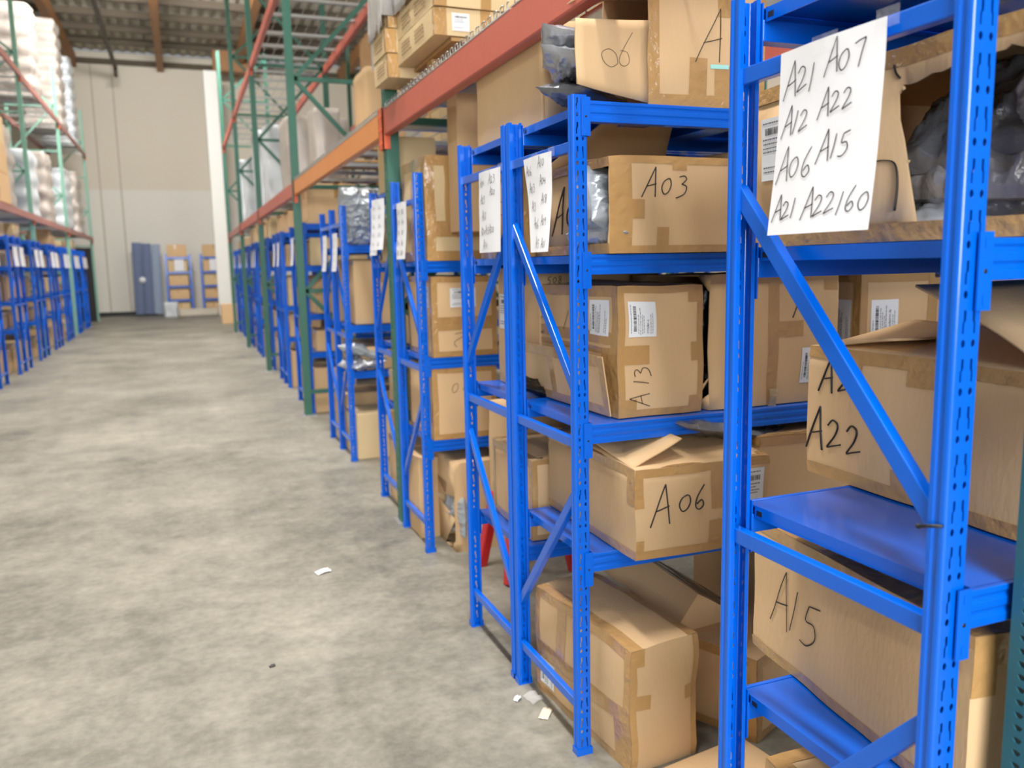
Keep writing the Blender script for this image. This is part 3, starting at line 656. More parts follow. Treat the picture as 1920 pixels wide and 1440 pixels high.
for i, (p, r, m) in enumerate((((1.17, 2.42, 2.17), (14, 12, 66), BAG), ((1.18, 2.40, 2.105), (14, 14, 56), BAG), ((1.22, 2.42, 2.035), (10, 6, 30), DARKBAG))):
    mailer(('uppermost pointed grey bag sticking out of the open end of the A0 box', 'middle grey bag with a sharp corner sticking out of the A0 box', 'dark lowest bag lying on the rack top under the two pointed bags')[i], p, (0.30, 0.20, 0.06), r, m, 21+i, 'mailer bags in the boxes')
# large box on top of third rack under the red beam
b = Carton('large plain cardboard box on top of the third rack just under the red beam', (1.165, 2.635, 1.987), (0.55, 0.68, 0.335), 0, 0.003, 0.004, 12, group=g)
b.patch('L', 0.665, 0.0, 0.70, 0.11); b.drop.add('F'); b.flap('L', 'right', 0.12, -72, 0, 1); b.build()
b = Carton('shaded cardboard box under the red beam left of the large plain box', (1.30, 4.0, 1.70), (0.30, 0.16, 0.66), 0, 0.004, 0.003, 13, group=g); b.build()
# floor, second rack
b = Carton('large bulging cardboard box standing on the floor under the second rack', (1.155, 2.035, 0.0), (0.245, 0.60, 0.395), 5.0, 0.012, 0.010, 15, group=g)
b.edges('L', 0.03); b.edges('F', 0.02, bottom=False, top=False); b.patch('F', 0.005, 0.20, 0.065, 0.245); b.patch('F', 0.20, 0.195, 0.245, 0.24); b.patch('F', 0.0, 0.34, 0.045, 0.395); b.patch('T', 0.0, 0.0, 0.04, 0.6); b.patch('T', 0.21, 0, 0.245, 0.6)
b.patch('L', 0.0, 0.15, 0.60, 0.20); b.patch('L', 0.15, 0.2, 0.22, 0.39); b.patch('L', 0.52, 0.0, 0.57, 0.15)
b.label('L', 0.035, 0.045, 0.135, 0.14, True, None, 17); b.stroke('L', [(0.33, 0.27), (0.30, 0.25), (0.33, 0.23), (0.33, 0.20), (0.30, 0.20)], 0.003); b.build()
b = Carton('slumped dim carton leaning over behind the floor box under the second rack', (1.66, 2.60, 0.20), (0.52, 0.60, 0.13), 8, 0.004, 0.006, 16, corner='C', group=g, tilt=(6, 33, 0))
b.edges('T', 0.03); b.patch('T', 0.10, 0, 0.15, 0.52); b.patch('T', 0.22, 0, 0.235, 0.52); b.patch('T', 0.31, 0, 0.36, 0.52); b.build()
b = Carton('plastic-edged cardboard box on the floor behind the nearest rack post', (1.60, 2.02, 0.0), (0.34, 0.36, 0.285), 24, 0.008, 0.006, 17, group=g)
b.edges('FL', 0.03); b.patch('F', 0.03, 0.12, 0.14, 0.15); b.build()
mb = MB(); mb.box((-0.2, -0.16, 0), (0.2, 0.16, 0.006)); o = mb.build('cardboard_sheet', [CARD], bevel=0.002); o.location = (1.40, 1.88, 0.001); o.rotation_euler.z = 0.15
tag(o, 'flat piece of cardboard lying on the floor beside the large floor box', 'cardboard')

for (x, y, z, q, lb) in ((2.10, 2.25, 0.0, (0.5, 0.5, 0.50), 'dim box deep on the floor under the second rack behind the slumped carton'), (2.65, 2.25, 0.0, (0.45, 0.5, 0.48), 'dim box deepest on the floor under the second rack'),
        (2.20, 2.22, 0.654, (0.6, 0.45, 0.33), 'dim box deep on the lowest shelf of the second rack'), (2.15, 2.80, 0.0, (0.5, 0.4, 0.44), 'dim box deep on the floor under the third rack'), (1.72, 2.22, 1.557, (0.5, 0.45, 0.33), 'dim box deep on the second shelf of the second rack'),
        (1.62, 2.78, 0.507, (0.6, 0.42, 0.36), 'dim box deep on the lowest shelf of the third rack'), (1.75, 2.79, 1.054, (0.6, 0.42, 0.40), 'dim box deep on the third shelf of the third rack')):
    b = Carton(lb, (x, y, z), q, 0, 0.004, 0.004, int(x*37+y*11+z*5), group=g); b.edges('FT', 0.03); b.build()  # cartons added deep in the racks to block light and darken the gaps
# nearest rack
b = Carton('large open cardboard box marked A22 on the third shelf of the nearest rack', (1.275, 0.90, 1.055), (0.60, 0.575, 0.285), -1.5, 0.006, 0.005, 20, group=g)
b.edges('L', 0.026, vert=False); b.patch('L', 0.10, 0.225, 0.16, 0.285); b.patch('L', 0.28, 0.23, 0.37, 0.285); b.patch('L', 0.25, 0.0, 0.31, 0.06)
b.write('L', 'A22', 0.0, 0.06, 0.098, 0, 0.0042, 0.05, adv=0.60); b.write('L', 'A2', 0.035, 0.19, 0.08, 0, 0.0040, 0.05, adv=0.68); b.drop.add('T')
b.flap('B', 'top', 0.24, -82, 0, 1, 0.0); b.flap('L', 'top', 0.26, -80, 0.0, 1.0, 0.15); b.flap('F', 'top', 0.32, -58, 0, 1, 0.0, -0.1); b.flap('R', 'top', 0.2, -75, 0.1, 1.0, 0.0); b.build()
b = Carton('large cardboard box marked A15 on the lowest shelf of the nearest rack', (1.085, 0.865, 0.655), (0.42, 0.635, 0.30), -7.5, 0.004, 0.005, 21, group=g)
b.edges('L', 0.022, vert=False); b.edges('T', 0.05); b.patch('F', 0.0, 0.20, 0.045, 0.30); b.patch('F', 0.0, 0.25, 0.42, 0.30); b.patch('T', 0.19, 0, 0.23, 0.635); b.patch('T', 0, 0.3, 0.42, 0.36)
b.write('L', 'A15', 0.072, 0.095, 0.135, -2, 0.0042, 0.08, adv=0.50); b.stroke('F', [(0.16, 0.10), (0.145, 0.05)], 0.003); b.build()
b = Carton('torn cardboard box spilling grey bags on the second shelf of the nearest rack', (1.10, 0.80, 1.557), (0.55, 0.66, 0.31), -1.0, 0.003, 0.004, 22, group=g)
b.holes['L'] = [jag([(0.455, 0.02), (0.655, 0.02), (0.655, 0.268), (0.56, 0.262), (0.40, 0.252), (0.385, 0.235), (0.40, 0.145), (0.415, 0.12)], 0.006, 7, 12)]
b.holes['F'] = [jag([(0.004, 0.05), (0.40, 0.05), (0.40, 0.29), (0.004, 0.29)], 0.006, 7, 13)]
b.edges('L', 0.03, vert=False, top=True); b.label('L', 0.035, 0.13, 0.115, 0.25, False, seed=23)
b.stroke('L', [(0.32, 0.135), (0.36, 0.135), (0.385, 0.125), (0.392, 0.09), (0.388, 0.05)], 0.002); b.stroke('L', [(0.385, 0.262), (0.375, 0.272), (0.37, 0.285)], 0.004)
b.build()
for i, (p, sz, r, m, lb) in enumerate((
        ((1.30, 0.97, 1.760), (0.30, 0.38, 0.12), (0, -32, 10), DARKBAG, 'dark grey bag at the top of the hole in the torn box'),
        ((1.275, 0.98, 1.695), (0.29, 0.36, 0.11), (6, -30, -8), BAG, 'light grey glossy bag in the middle of the torn box'),
        ((1.275, 0.96, 1.642), (0.29, 0.36, 0.09), (-4, -22, 6), DARKBAG, 'charcoal bag under the glossy one in the torn box'),
        ((1.27, 0.96, 1.600), (0.28, 0.30, 0.07), (0, -10, 12), SILVER, 'pale silver bag at the bottom of the torn box'),
        ((1.33, 0.88, 1.72), (0.30, 0.20, 0.22), (60, 10, 10), BAG, 'grey bag bulging from the front of the torn box right of the near post'))):
    mailer(lb, p, sz, r, m, 31+i, 'mailer bags in the boxes')
b = Carton('small cardboard box on the floor under the nearest rack', (1.07, 0.95, 0.0), (0.42, 0.42, 0.46), -5, 0.004, 0.004, 24, group=g); b.edges('LT', 0.04); b.patch('T', 0.0, 0.2, 0.42, 0.25); b.build()

# third rack
b = Carton('cardboard box marked 20 with a dirty torn corner low on the third rack', (1.150, 2.765, 0.507), (0.42, 0.46, 0.305), -2, 0.006, 0.006, 25, group=g)
b.edges('LT', 0.03); b.edges('F', 0.02); b.write('L', '20', 0.21, 0.13, 0.10, 0, 0.0032, 0.1, adv=0.7); b.drop.add('T'); b.flap('L', 'top', 0.24, -88, 0, 1); b.flap('R', 'top', 0.2, -80, 0, 1); b.flap('B', 'top', 0.2, -88); b.build()
b = Carton('brown cardboard box marked P behind the straight sheet on the third rack', (1.125, 2.74, 1.557), (0.45, 0.46, 0.31), 0, 0.004, 0.004, 26, group=g)
b.edges('LF', 0.03); b.write('L', 'P', 0.22, 0.11, 0.14, 0, 0.004); b.build()
b = Carton('plain brown box at the rear of the lowest shelf of the third rack', (1.25, 3.24, 0.507), (0.40, 0.26, 0.42), 0, 0.004, 0.004, 27, group=g); b.build()
mailer('small dark bag on the third shelf of the third rack beside the post', (1.16, 2.76, 1.085), (0.14, 0.10, 0.05), (10, 20, 0), BLACKBAG, 45, 'mailer bags in the boxes')
# fourth rack
b = Carton('tall taped cardboard box on the top shelf of the fourth rack', (1.180, 4.19, 1.557), (0.34, 0.48, 0.53), 0, 0.010, 0.012, 28, group=g, m=CARD2)
b.edges('FL', 0.05); b.patch('F', 0.0, 0.12, 0.34, 0.2); b.patch('F', 0.1, 0.2, 0.17, 0.53); b.patch('L', 0.22, 0, 0.3, 0.53); b.build()
b = Carton('cardboard box with white sticker on the middle shelf of the fourth rack', (1.195, 4.19, 1.054), (0.36, 0.48, 0.42), 0, 0.006, 0.005, 29, group=g)
b.edges('FL', 0.03); b.patch('F', 0.0, 0.14, 0.36, 0.21); b.label('F', 0.10, 0.26, 0.24, 0.36, False, seed=31); b.label('L', 0.36, 0.26, 0.44, 0.37, False, seed=32); b.stroke('F', [(0.12, 0.12), (0.18, 0.13), (0.2, 0.15)], 0.004); b.stroke('F', [(0.2, 0.12), (0.12, 0.08), (0.13, 0.05)], 0.004); b.build()
b = Carton('cardboard box marked 08 on the lowest shelf of the fourth rack', (1.185, 4.19, 0.612), (0.36, 0.48, 0.385), 0, 0.005, 0.005, 30, group=g)
b.edges('FL', 0.03); b.write('F', '08', 0.10, 0.25, 0.09, 0, 0.003); b.build()
b = Carton('cardboard box under the fourth rack whose torn side shows a silver bag', (1.27, 4.13, 0.0), (0.30, 0.40, 0.49), 0, 0.005, 0.005, 31, group=g)
b.holes['L'] = [jag([(0.20, 0.03), (0.37, 0.02), (0.34, 0.30), (0.25, 0.36)], 0.012, 6, 20)]; b.build()
mailer('silver bag showing through the torn side of the floor box under the fourth rack', (1.315, 4.25, 0.19), (0.30, 0.22, 0.08), (90, 0, 90), SILVER, 47, 'mailer bags in the boxes')
b = Carton('brown cardboard box on the floor at the aisle end under the fourth rack', (1.16, 4.44, 0.0), (0.30, 0.24, 0.46), 0, 0.004, 0.004, 32, group=g); b.build()
b = Carton('tall plain cardboard panel box behind the first green post under the orange beam', (1.20, 4.92, 1.987), (0.26, 0.40, 0.30), 0, 0.003, 0.003, 33, group=g, m=CARD2); b.build()

# ------------------------------------------------------------ cartons on the further racks
SHN = {4: ['top', 'second', 'third', 'lowest'], 3: ['top', 'middle', 'lowest']}
def far_carton_mesh(name, sx, sy, sz, seed, band=True):
    rnd = random.Random(seed); mb = MB(); mb.box((0, 0, 0), (sx, sy, sz))
    o = mb.build(name, [CARD if seed % 3 else CARD2], bevel=0.008)
    if band:
        tb = MB(); y = sy*rnd.uniform(0.35, 0.6); x = sx*rnd.uniform(0.35, 0.6)
        tb.box((-0.001, y, sz*0.65), (0.002, y+0.05, sz+0.001)); tb.box((x, -0.001, sz*0.65), (x+0.05, 0.002, sz+0.001)); tb.box((-0.0015, 0, sz-0.035), (0.002, sy, sz-0.002))
        tb.build('packing_tape', [TAPE], o)
    return o
rnd = random.Random(77)
def fill(k, x, y0, lv, side, start, num):
    nm = SHN[len(lv)]
    for li, z in enumerate(lv):
        top = li == 0
        zz = (z+0.003); h = (rnd.uniform(0.22, 0.42) if top else lv[li-1]-z-0.075-rnd.uniform(0.02, 0.14))
        if k in (5, 6) and top: continue
        sx, sy = rnd.uniform(0.40, 0.6), rnd.uniform(0.40, 0.49); ox = rnd.uniform(0.03, 0.09)
        if top and rnd.random() < 0.3: continue
        o = far_carton_mesh('cardboard_box', sx, sy, h, num*10+li+k)
        a = math.radians(rnd.uniform(-3, 3))
        if side == 'right': o.location = (x+ox+0.03, y0+(DEP-sy)/2, zz); o.rotation_euler.z = a
        else: o.location = (x-ox-0.16, y0+(DEP+sy)/2, zz*1.06); o.rotation_euler.z = PI+a
        tag(o, 'brown box on the %s shelf of the %s rack on the %s side of aisle' % (nm[li], ORD[k], side), 'box', 'cartons on the further racks')
    if True:
        sx, sy, h = rnd.uniform(0.40, 0.55), rnd.uniform(0.40, 0.48), min(lv[-1]-0.12, rnd.uniform(0.36, 0.50))
        o = far_carton_mesh('cardboard_box', sx, sy, h, num*13+k)
        if side == 'right': o.location = (x+0.06, y0+0.03, 0.0)
        else: o.location = (x-0.20, y0+0.03+sy, 0.0); o.rotation_euler.z = PI
        tag(o, 'brown box on the floor under the %s rack on the %s side of aisle' % (ORD[k], side), 'box', 'cartons on the further racks')
for k in range(4, 21): fill(k, RX[k][0], RX[k][1], RACKS[k][1], 'right', 0, 1)
for k, (y, x) in enumerate(LY): fill(k, x, y, LV, 'left', 0, 5)
mailer('big silver bag standing on the sixth rack on the right', (1.36, 6.74, 1.93), (0.34, 0.46, 0.26), (90, 0, 10), SILVER, 51, 'mailer bags in the boxes')
for i, z in enumerate((0.88, 0.80)): mailer(('white', 'grey')[i]+' bag spilling on the %s of the sixth rack on the right' % ('third shelf, upper one', 'third shelf, lower one')[i], (1.30, 6.62, z-0.02), (0.30, 0.3, 0.10), (0, 20-30*i, 20), (SILVER, BAG)[i], 53+i, 'mailer bags in the boxes')

# ------------------------------------------------------------ pallet racking
def post_mesh():
    """open post section with teardrop holes on the face towards the aisle (-x)"""
    bm = bmesh.new(); W_, H_ = 0.08, 6.6; p = 0.06; N = int(H_/p)
    tear = lambda cy, cz: [(cy+0.0075*math.cos(math.radians(t)), cz+0.0075*math.sin(math.radians(t))) for t in (-10, 35, 90, 145, 190)]+[(cy-0.003, cz-0.020), (cy+0.003, cz-0.020)]
    pts = [Vector(q) for q in ((0, 0), (W_, 0), (W_, p), (0, p))]; fs = [[0, 1, 2, 3]]
    for cy in (0.022, 0.058):
        o = len(pts); h = tear(cy, 0.036); pts += [Vector(q) for q in h]; fs.append(list(range(o, o+len(h))))
    V, E_, F_, ov, oe, of = delaunay_2d_cdt(pts, [], fs, 5, 1e-6); tmp = [tuple(t) for t, s_ in zip(F_, of) if s_ and set(s_) == {0}]
    for k in range(N):
        vv = [bm.verts.new((0, q.x, q.y+k*p)) for q in V]
        for t in tmp: bm.faces.new([vv[i] for i in t])
    for pl in (((0, 0), (0.07, 0)), ((0, W_), (0.07, W_)), ((0.07, 0), (0.07, 0.02)), ((0.07, W_), (0.07, W_-0.02))):
        vs = [bm.verts.new((x, y, z)) for (x, y), z in ((pl[0], 0), (pl[1], 0), (pl[1], H_), (pl[0], H_))]; bm.faces.new(vs)
    bmesh.ops.remove_doubles(bm, verts=bm.verts, dist=1e-5); bmesh.ops.recalc_face_normals(bm, faces=bm.faces)
    me = bpy.data.meshes.new('post'); bm.to_mesh(me); bm.free(); return me
POST = {}
def frame(x, y, m, label, depth=1.10, side=1, h=1.0, group=None, scale=1.0):
    """upright frame: front post at the aisle, rear post, braces across the depth"""
    r = empty('pallet_rack_frame', (x, y, 0), 0 if side > 0 else PI, label, 'rack frame', group)
    if m.name not in POST: POST[m.name] = post_mesh(); POST[m.name].materials.append(m)
    for xx in (0, depth-0.08):
        o = bpy.data.objects.new('post', POST[m.name]); C.objects.link(o); o.parent = r; o.location.x = xx; o.scale.z = h
        if xx: o.rotation_euler.z = PI; o.location = (depth, 0.08, 0)
        md = o.modifiers.new('solid', 'SOLIDIFY'); md.thickness = 0.003; md.offset = -1
        mb = MB(); mb.box((xx-0.03, -0.03, 0), (xx+0.11, 0.11, 0.012)); mb.build('base_plate', [STEEL if not xx else m], r)
    H_ = 6.6*h; z = 0.25; k = 0
    while z < H_-0.2:
        mb = MB(); mb.bar((0.07, 0.04, z), (depth-0.07, 0.04, z), 0.04, 0.04, (0, 1, 0)); mb.build('brace', [m], r)
        z2 = min(z+1.05, H_-0.15)
        mb = MB(); mb.bar((0.07, 0.04, z if k % 2 else z2), (depth-0.07, 0.04, z2 if k % 2 else z), 0.04, 0.04, (0, 1, 0)); mb.build('brace', [m], r)
        z += 1.05; k += 1
    return r
def pallet_beam(x, y0, y1, z0, z1, m, label, side=1, conn=True, group=None, th=0.05):
    o = empty('pallet_rack_beam', (x, y0, z0), 0, label, 'rack beam', group); L = y1-y0; h = z1-z0
    mb = MB(); mb.box((0, 0.012, 0), (th, L-0.012, h)); mb.build('beam', [m], o, bevel=0.006)
    if conn:
        for y in (-0.03, L-0.012):
            mb = MB(); mb.box((-0.008, y, -0.075), (-0.001, y+0.042, h+0.01)); mb.box((-0.008, y if y > 0 else y+0.034, -0.075), (0.035, (y if y > 0 else y+0.034)+0.008, h+0.01))
            for z in (-0.045, 0.03, 0.10): mb.tube([(-0.012, y+0.021, z), (-0.008, y+0.021, z)], 0.007, 6)
            mb.build('connector', [CONN], o)
    return o
PY = [0.735, 4.745, 8.765, 12.95, 17.1, 21.4]
for k, y in enumerate(PY):
    frame((1.10 if k > 1 else 1.125) if k else 1.10, y, TEAL if k == 0 else GREEN, ('teal perforated rack post frame at the bottom right corner, beside the nearest blue rack' if k == 0 else '%s green pallet rack frame on the right counting from the orange joint' % ['', 'first', 'second', 'third', 'fourth', 'fifth'][k]), 1.12, 1, 1.0 if k else 0.33, 'pallet rack frames on the right')
BC = [RED, ORANGE, RED, RED, ROSE]
BN = [('terracotta', 'nearest'), ('orange', 'second'), ('terracotta', 'third'), ('terracotta', 'fourth'), ('faded red', 'farthest')]
for k in range(5):
    y0, y1 = PY[k]+(0.08 if k else 0.09), PY[k+1]
    pallet_beam(1.108, y0, y1, 2.262, 2.40, BC[k], '%s front rack beam low over the right racks, %s bay from the camera' % BN[k], group='lower beams on the right')
    pallet_beam(2.15, y0, y1, 2.262, 2.40, BC[k], '%s rear rack beam low over the right racks, %s bay from the camera' % BN[k], conn=False, group='lower beams on the right')
    if k >= 1:
        pallet_beam(1.11, y0, y1, 4.36, 4.48, RED, 'terracotta front rack beam high on the right, %s bay from the camera' % BN[k][1], group='upper beams on the right')
        pallet_beam(2.15, y0, y1, 4.36, 4.48, RED, 'terracotta rear rack beam high on the right, %s bay from the camera' % BN[k][1], conn=False, group='upper beams on the right')
def wire_deck(x0, x1, y0, y1, z, label, zig=True, pitch=0.055, group='wire decks'):
    o = empty('wire_deck', (x0, y0, z), 0, label, 'wire deck', group); W_, L = x1-x0, y1-y0
    mb = MB(); y = 0.02
    while y < L: mb.bar((0, y, 0), (W_, y, 0), 0.005, 0.005); y += pitch
    for i in range(9): x = W_*i/8; mb.bar((x, 0, 0.005), (x, L, 0.005), 0.006, 0.006)
    mb.build('mesh_wires', [STEEL], o)
    y = 0.35; c0 = None
    while y < L:
        if c0 is None: mb = MB(); mb.box((0.0, 0, -0.034), (W_, 0.06, -0.004)); c0 = c = mb.build('support_channel', [STEEL], o)
        else: c = c0.copy(); C.objects.link(c); c.parent = o
        c.location.y = y; y += 0.62
    if zig:
        mb = MB(); pts = []; n = int(L/0.066)
        for i in range(n):
            for t in range(10):
                a = 2*PI*t/10; pts.append((-0.012, 0.02+0.066*(i+t/10)+0.010*math.sin(2*a), 0.006+0.016*max(-1, min(1, 1.3*math.cos(a)))))
        mb.tube(pts, 0.0028, 5); mb.tube([(-0.016, 0.0, -0.008), (-0.016, L, -0.008)], 0.003, 5); mb.build('wavy_edge_wire', [STEEL], o)
    return o
for k in range(5):
    y0, y1 = PY[k]+0.10, PY[k+1]-0.02; ym = (y0+y1)/2
    for j, (a, c) in enumerate(((y0, ym-0.01), (ym+0.01, y1))):
        wire_deck(1.125, 2.20, a, c, 2.406, '%s galvanised wire deck low on the right, %s half of the %s bay' % ('wavy-edged' if k < 2 else 'plain', ('near', 'far')[j], BN[k][1]), k < 2, 0.055 if k < 2 else 0.1)
        if k: wire_deck(1.125, 2.20, a, c, 4.486, 'galvanised wire deck high on the right, %s half of the %s bay' % (('near', 'far')[j], BN[k][1]), False, 0.1)

# pallet and flat cartons above the near beam
def pallet(x, y, z, label, group=None, sx=1.0, sy=1.2, m=WOOD):
    o = empty('wooden_pallet', (x, y, z), 0, label, 'pallet', group)
    for i in range(3):
        mb = MB(); t = (sx-0.04)*i/2; mb.box((t, 0, 0.018), (t+0.04, sy, 0.105)); mb.build('stringer', [m], o, bevel=0.003)
    for i in range(7):
        t = (sy-0.09)*i/6; mb = MB(); mb.box((0, t, 0.105), (sx, t+0.09, 0.122)); mb.build('top_board', [m], o, bevel=0.002)
    for i in range(3):
        t = (sy-0.09)*i/2; mb = MB(); mb.box((0, t, 0), (sx, t+0.09, 0.018)); mb.build('bottom_board', [m], o, bevel=0.002)
    return o
for px_, py_, nm in ((1.20, 4.06, 'first wooden block'), (1.195, 4.56, 'second wooden block')):
    mb = MB(); mb.box((0, 0, 0), (0.16, 0.09, 0.118 if py_ < 4.3 else 0.08)); o = mb.build('wood_block', [WOOD], bevel=0.004); o.location = (px_, py_, 2.41); tag(o, nm+' holding up the flat cartons, counted from the camera', 'block')
mb = MB(); mb.box((0, 0, 0), (0.60, 0.9, 0.018)); o = mb.build('wood_board', [WOOD], bevel=0.003); o.location = (1.20, 3.74, 2.530); tag(o, 'wooden board lying under the flat cartons on the near deck', 'board')
b = Carton('shallow wrapped carton with a blue sticker tucked under the near flat cartons', (1.34, 3.36, 2.416), (0.6, 0.46, 0.13), 0, 0.003, 0.004, 60, group='flat cartons on the pallet', m=GREYFILM)
mb = MB(); b.patch('F', 0.03, 0.095, 0.10, 0.112, 0.002, mb); mb.build('blue_sticker', [BLUEL], b.root); b.patch('F', 0.3, 0.02, 0.55, 0.11, 0.0015); b.build()
fy = {'near': (3.735, 0.64), 'far': (4.385, 0.30)}
for col, (y0, sy) in fy.items():
    zb = 2.552 if col == 'near' else 2.500
    for li in range(7):
        z = zb+li*0.122; rnd2 = random.Random(li*7+(1 if col == 'near' else 2))
        b = Carton('flat printed carton, %s from the bottom of the %s column on the pallet' % (['lowest', 'second', 'third', 'fourth', 'fifth', 'sixth', 'seventh'][li], col), ((1.128 if col == 'near' else 1.055)+rnd2.uniform(-0.012, 0.006)+(0.02 if li > 1 else 0), y0-(0.01*li if col == 'near' else 0), z), (0.72, sy, 0.117), rnd2.uniform(-0.8, 0.8), 0.004, 0.003, 61+li, group='flat cartons on the pallet', m=CARD2)
        b.patch('F', 0.0, 0, 0.06, 0.117); b.patch('F', 0.22, 0, 0.27, 0.117); b.patch('L', sy-0.02, 0, sy, 0.117)
        if col == 'near' and li == 0: b.label('F', 0.085, 0.022, 0.165, 0.098, False, seed=71)
        pb = MB()
        for c0 in ((0.10, 0.34) if col == 'near' else (0.08,)):
            for r_ in range(4):
                t = c0
                while t < c0+0.15:
                    d = rnd2.uniform(0.012, 0.03); b.patch('L', t, 0.028+0.017*r_, t+d, 0.036+0.017*r_, 0.0016, pb); t += d+0.008
        pb.build('print', [TANINK], b.root); b.build()
mb = MB()
nn = 16
for x, y0, y1, z0 in ((1.036, 4.375, 4.70, 2.735), (1.098, 3.66, 4.375, 2.80)):
    vs = [(x+0.006*noise.noise(Vector((i*0.9, j*0.5, 2)))+0.012*(j/nn), y0+(y1-y0)*i/nn, z0+0.05*noise.noise(Vector((i*0.4, x, 0)))*(1-j/nn)+0.75*j/nn) for j in range(nn+1) for i in range(nn+1)]
    mb.add(vs, [(j*(nn+1)+i, j*(nn+1)+i+1, (j+1)*(nn+1)+i+1, (j+1)*(nn+1)+i) for j in range(nn) for i in range(nn)], 0, True)
vs = [(1.048+0.7*i/4, 4.70, 2.60+0.88*j/4) for j in range(5) for i in range(5)]
mb.add(vs, [(j*5+i, j*5+i+1, (j+1)*5+i+1, (j+1)*5+i) for j in range(4) for i in range(4)], 0, True)
vs = [((1.036, 1.098)[i], 4.375, 2.80+0.70*j/4) for j in range(5) for i in range(2)]
mb.add(vs, [(j*2, j*2+1, j*2+3, j*2+2) for j in range(4)], 0, True)
FILM.node_tree.nodes['Principled BSDF'].inputs['Alpha'].default_value = 0.78
tag(mb.build('stretch_wrap', [FILM], solid=0.002), 'greyish stretch film wrapped round the upper flat cartons above the orange joint', 'plastic wrap')

# ------------------------------------------------------------ palletised goods further off
def load(x, y, z, s, m, label, seed, name='wrapped_pallet_load', bulge=0.05, group='wrapped loads', cat='pallet load', band=0.0):
    sx, sy, sz = s; mb = MB(); n = 10; k = max(6, int(sz/0.06)); sd = Vector((seed*3.1, seed, 0)); m_ = 40
    vs = []
    for j in range(k+1):
        for i in range(m_):
            t = 4*i/m_; q = int(t); f = t-q
            p = [(f, 0), (1, f), (1-f, 1), (0, 1-f)][q]
            px, py = (p[0]-0.5)*2, (p[1]-0.5)*2; r_ = 1-0.06*(abs(px*py))**3
            pz = sz*j/k; nz_ = noise.noise(Vector((px*2, py*2, pz*3))+sd)*bulge+abs(noise.noise(Vector((px*5, py*5, pz*7))+sd))*bulge*0.6
            vs.append((sx/2*px*r_*(1+nz_), sy/2*py*r_*(1+nz_), pz))
            if band: q_ = 1+band*(abs(math.sin(pz*9+seed))-0.5)*1.6; vs[-1] = (vs[-1][0]*q_, vs[-1][1]*q_, pz)
    fs = [(j*m_+i, j*m_+(i+1) % m_, (j+1)*m_+(i+1) % m_, (j+1)*m_+i) for j in range(k) for i in range(m_)]
    fs += [tuple(range(m_))[::-1], tuple(k*m_+i for i in range(m_))]
    mb.add(vs, fs, 0, True); o = mb.build(name, [m]); o.location = (x, y, z); return tag(o, label, cat, group)
def stack(x, y, z, sx, sy, hs, label, m=CARD, group='stacked cartons on the racks', gap=0.004):
    for i, h in enumerate(hs):
        b = far_carton_mesh('cardboard_box', sx, sy, h, int(x*31+y*17+i*5) % 50+1); b.location = (x, y, z+sum(hs[:i])+gap*i); b.rotation_euler.z = 0.01*((i % 3)-1)
        tag(b, label % (['lowest', 'second', 'third', 'fourth', 'fifth', 'sixth'][i] if len(hs) > 1 else 'single'), 'box', group)
# right, lower deck of bays two to five
for i, (y, w_, h, m, lb) in enumerate((
        (7.5, 0.6, 0.66, CARD, 'brown film-wrapped load on the deck above the orange beam'), (9.9, 0.5, 0.75, WRAPA, 'slim pale wrapped load on the right just past the second green frame'),
        (11.6, 1.0, 0.9, WRAPA, 'dull wrapped load on the right deck in the middle of the third bay'), (14.2, 1.0, 1.2, WRAPB, 'bright wrapped load on the right deck, near end of the fourth bay'),
        (16.0, 0.9, 1.4, WRAPB, 'bright wrapped load on the right deck, far end of the fourth bay'), (18.4, 1.0, 1.2, WRAPB, 'bright wrapped load on the right deck, near end of the farthest bay'),
        (20.3, 1.0, 1.4, WRAPB, 'bright wrapped load on the right deck, far end of the farthest bay'))):
    pallet(1.30, y-w_/2, 2.415, 'wooden pallet under the '+lb.replace(' load', '', 1).replace(' on the right', '', 1), 'pallets on the right decks', 0.9, w_, )
    load((1.72, 1.62, 1.75)[min(i, 2)], y, 2.54, ((0.34, 0.3, 0.8)[min(i, 2)], w_, h), m, lb, i)
stack(1.85, 6.1, 2.415, 0.4, 0.5, (0.30, 0.28), '%s carton of the pair on the rear of the deck above the orange beam')
# second row of racking further right, seen through the first
for k, y in enumerate((6.0, 10.2, 14.4, 18.6)):
    frame(3.6, y, GREEN, '%s green frame of the far row of pallet racking seen through the right row' % ['first', 'second', 'third', 'fourth'][k], 1.1, 1, 1.0, 'frames of the far row')
for k, (a, c) in enumerate(((6.08, 10.2), (10.28, 14.4), (14.48, 18.6))):
    for z, nm in ((2.3, 'low'), (4.4, 'high')):
        wire_deck(3.63, 4.68, a+0.02, c-0.05, z+0.125, '%s wire deck of the far row of racking, %s bay' % (nm, ['first', 'second', 'third'][k]), False, 0.1)
        pallet_beam(4.62, a, c, z, z+0.12, RED, '%s rear beam of the far row of racking, %s bay' % (nm, ['first', 'second', 'third'][k]), conn=False, group='beams of the far row')
        pallet_beam(3.62, a, c, z, z+0.12, RED, '%s terracotta beam of the far row of racking, %s bay' % (nm, ['first', 'second', 'third'][k]), conn=False, group='beams of the far row')
        load(4.2, (a+c)/2+0.9, z+0.13, (0.9, 1.3, 1.2+0.2*k), WRAPA if z < 3 else CARD, '%s load at the far end of the %s bay of the far row' % (nm, ['first', 'second', 'third'][k]), 20+k*3+int(z), bulge=0.02)
        load(4.2, (a+c)/2-1.0, z+0.13, (0.9, 1.2, 1.0+0.15*k), CARD2 if z < 3 else WRAPB, '%s load at the near end of the %s bay of the far row' % (nm, ['first', 'second', 'third'][k]), 40+k*3+int(z), bulge=0.02)
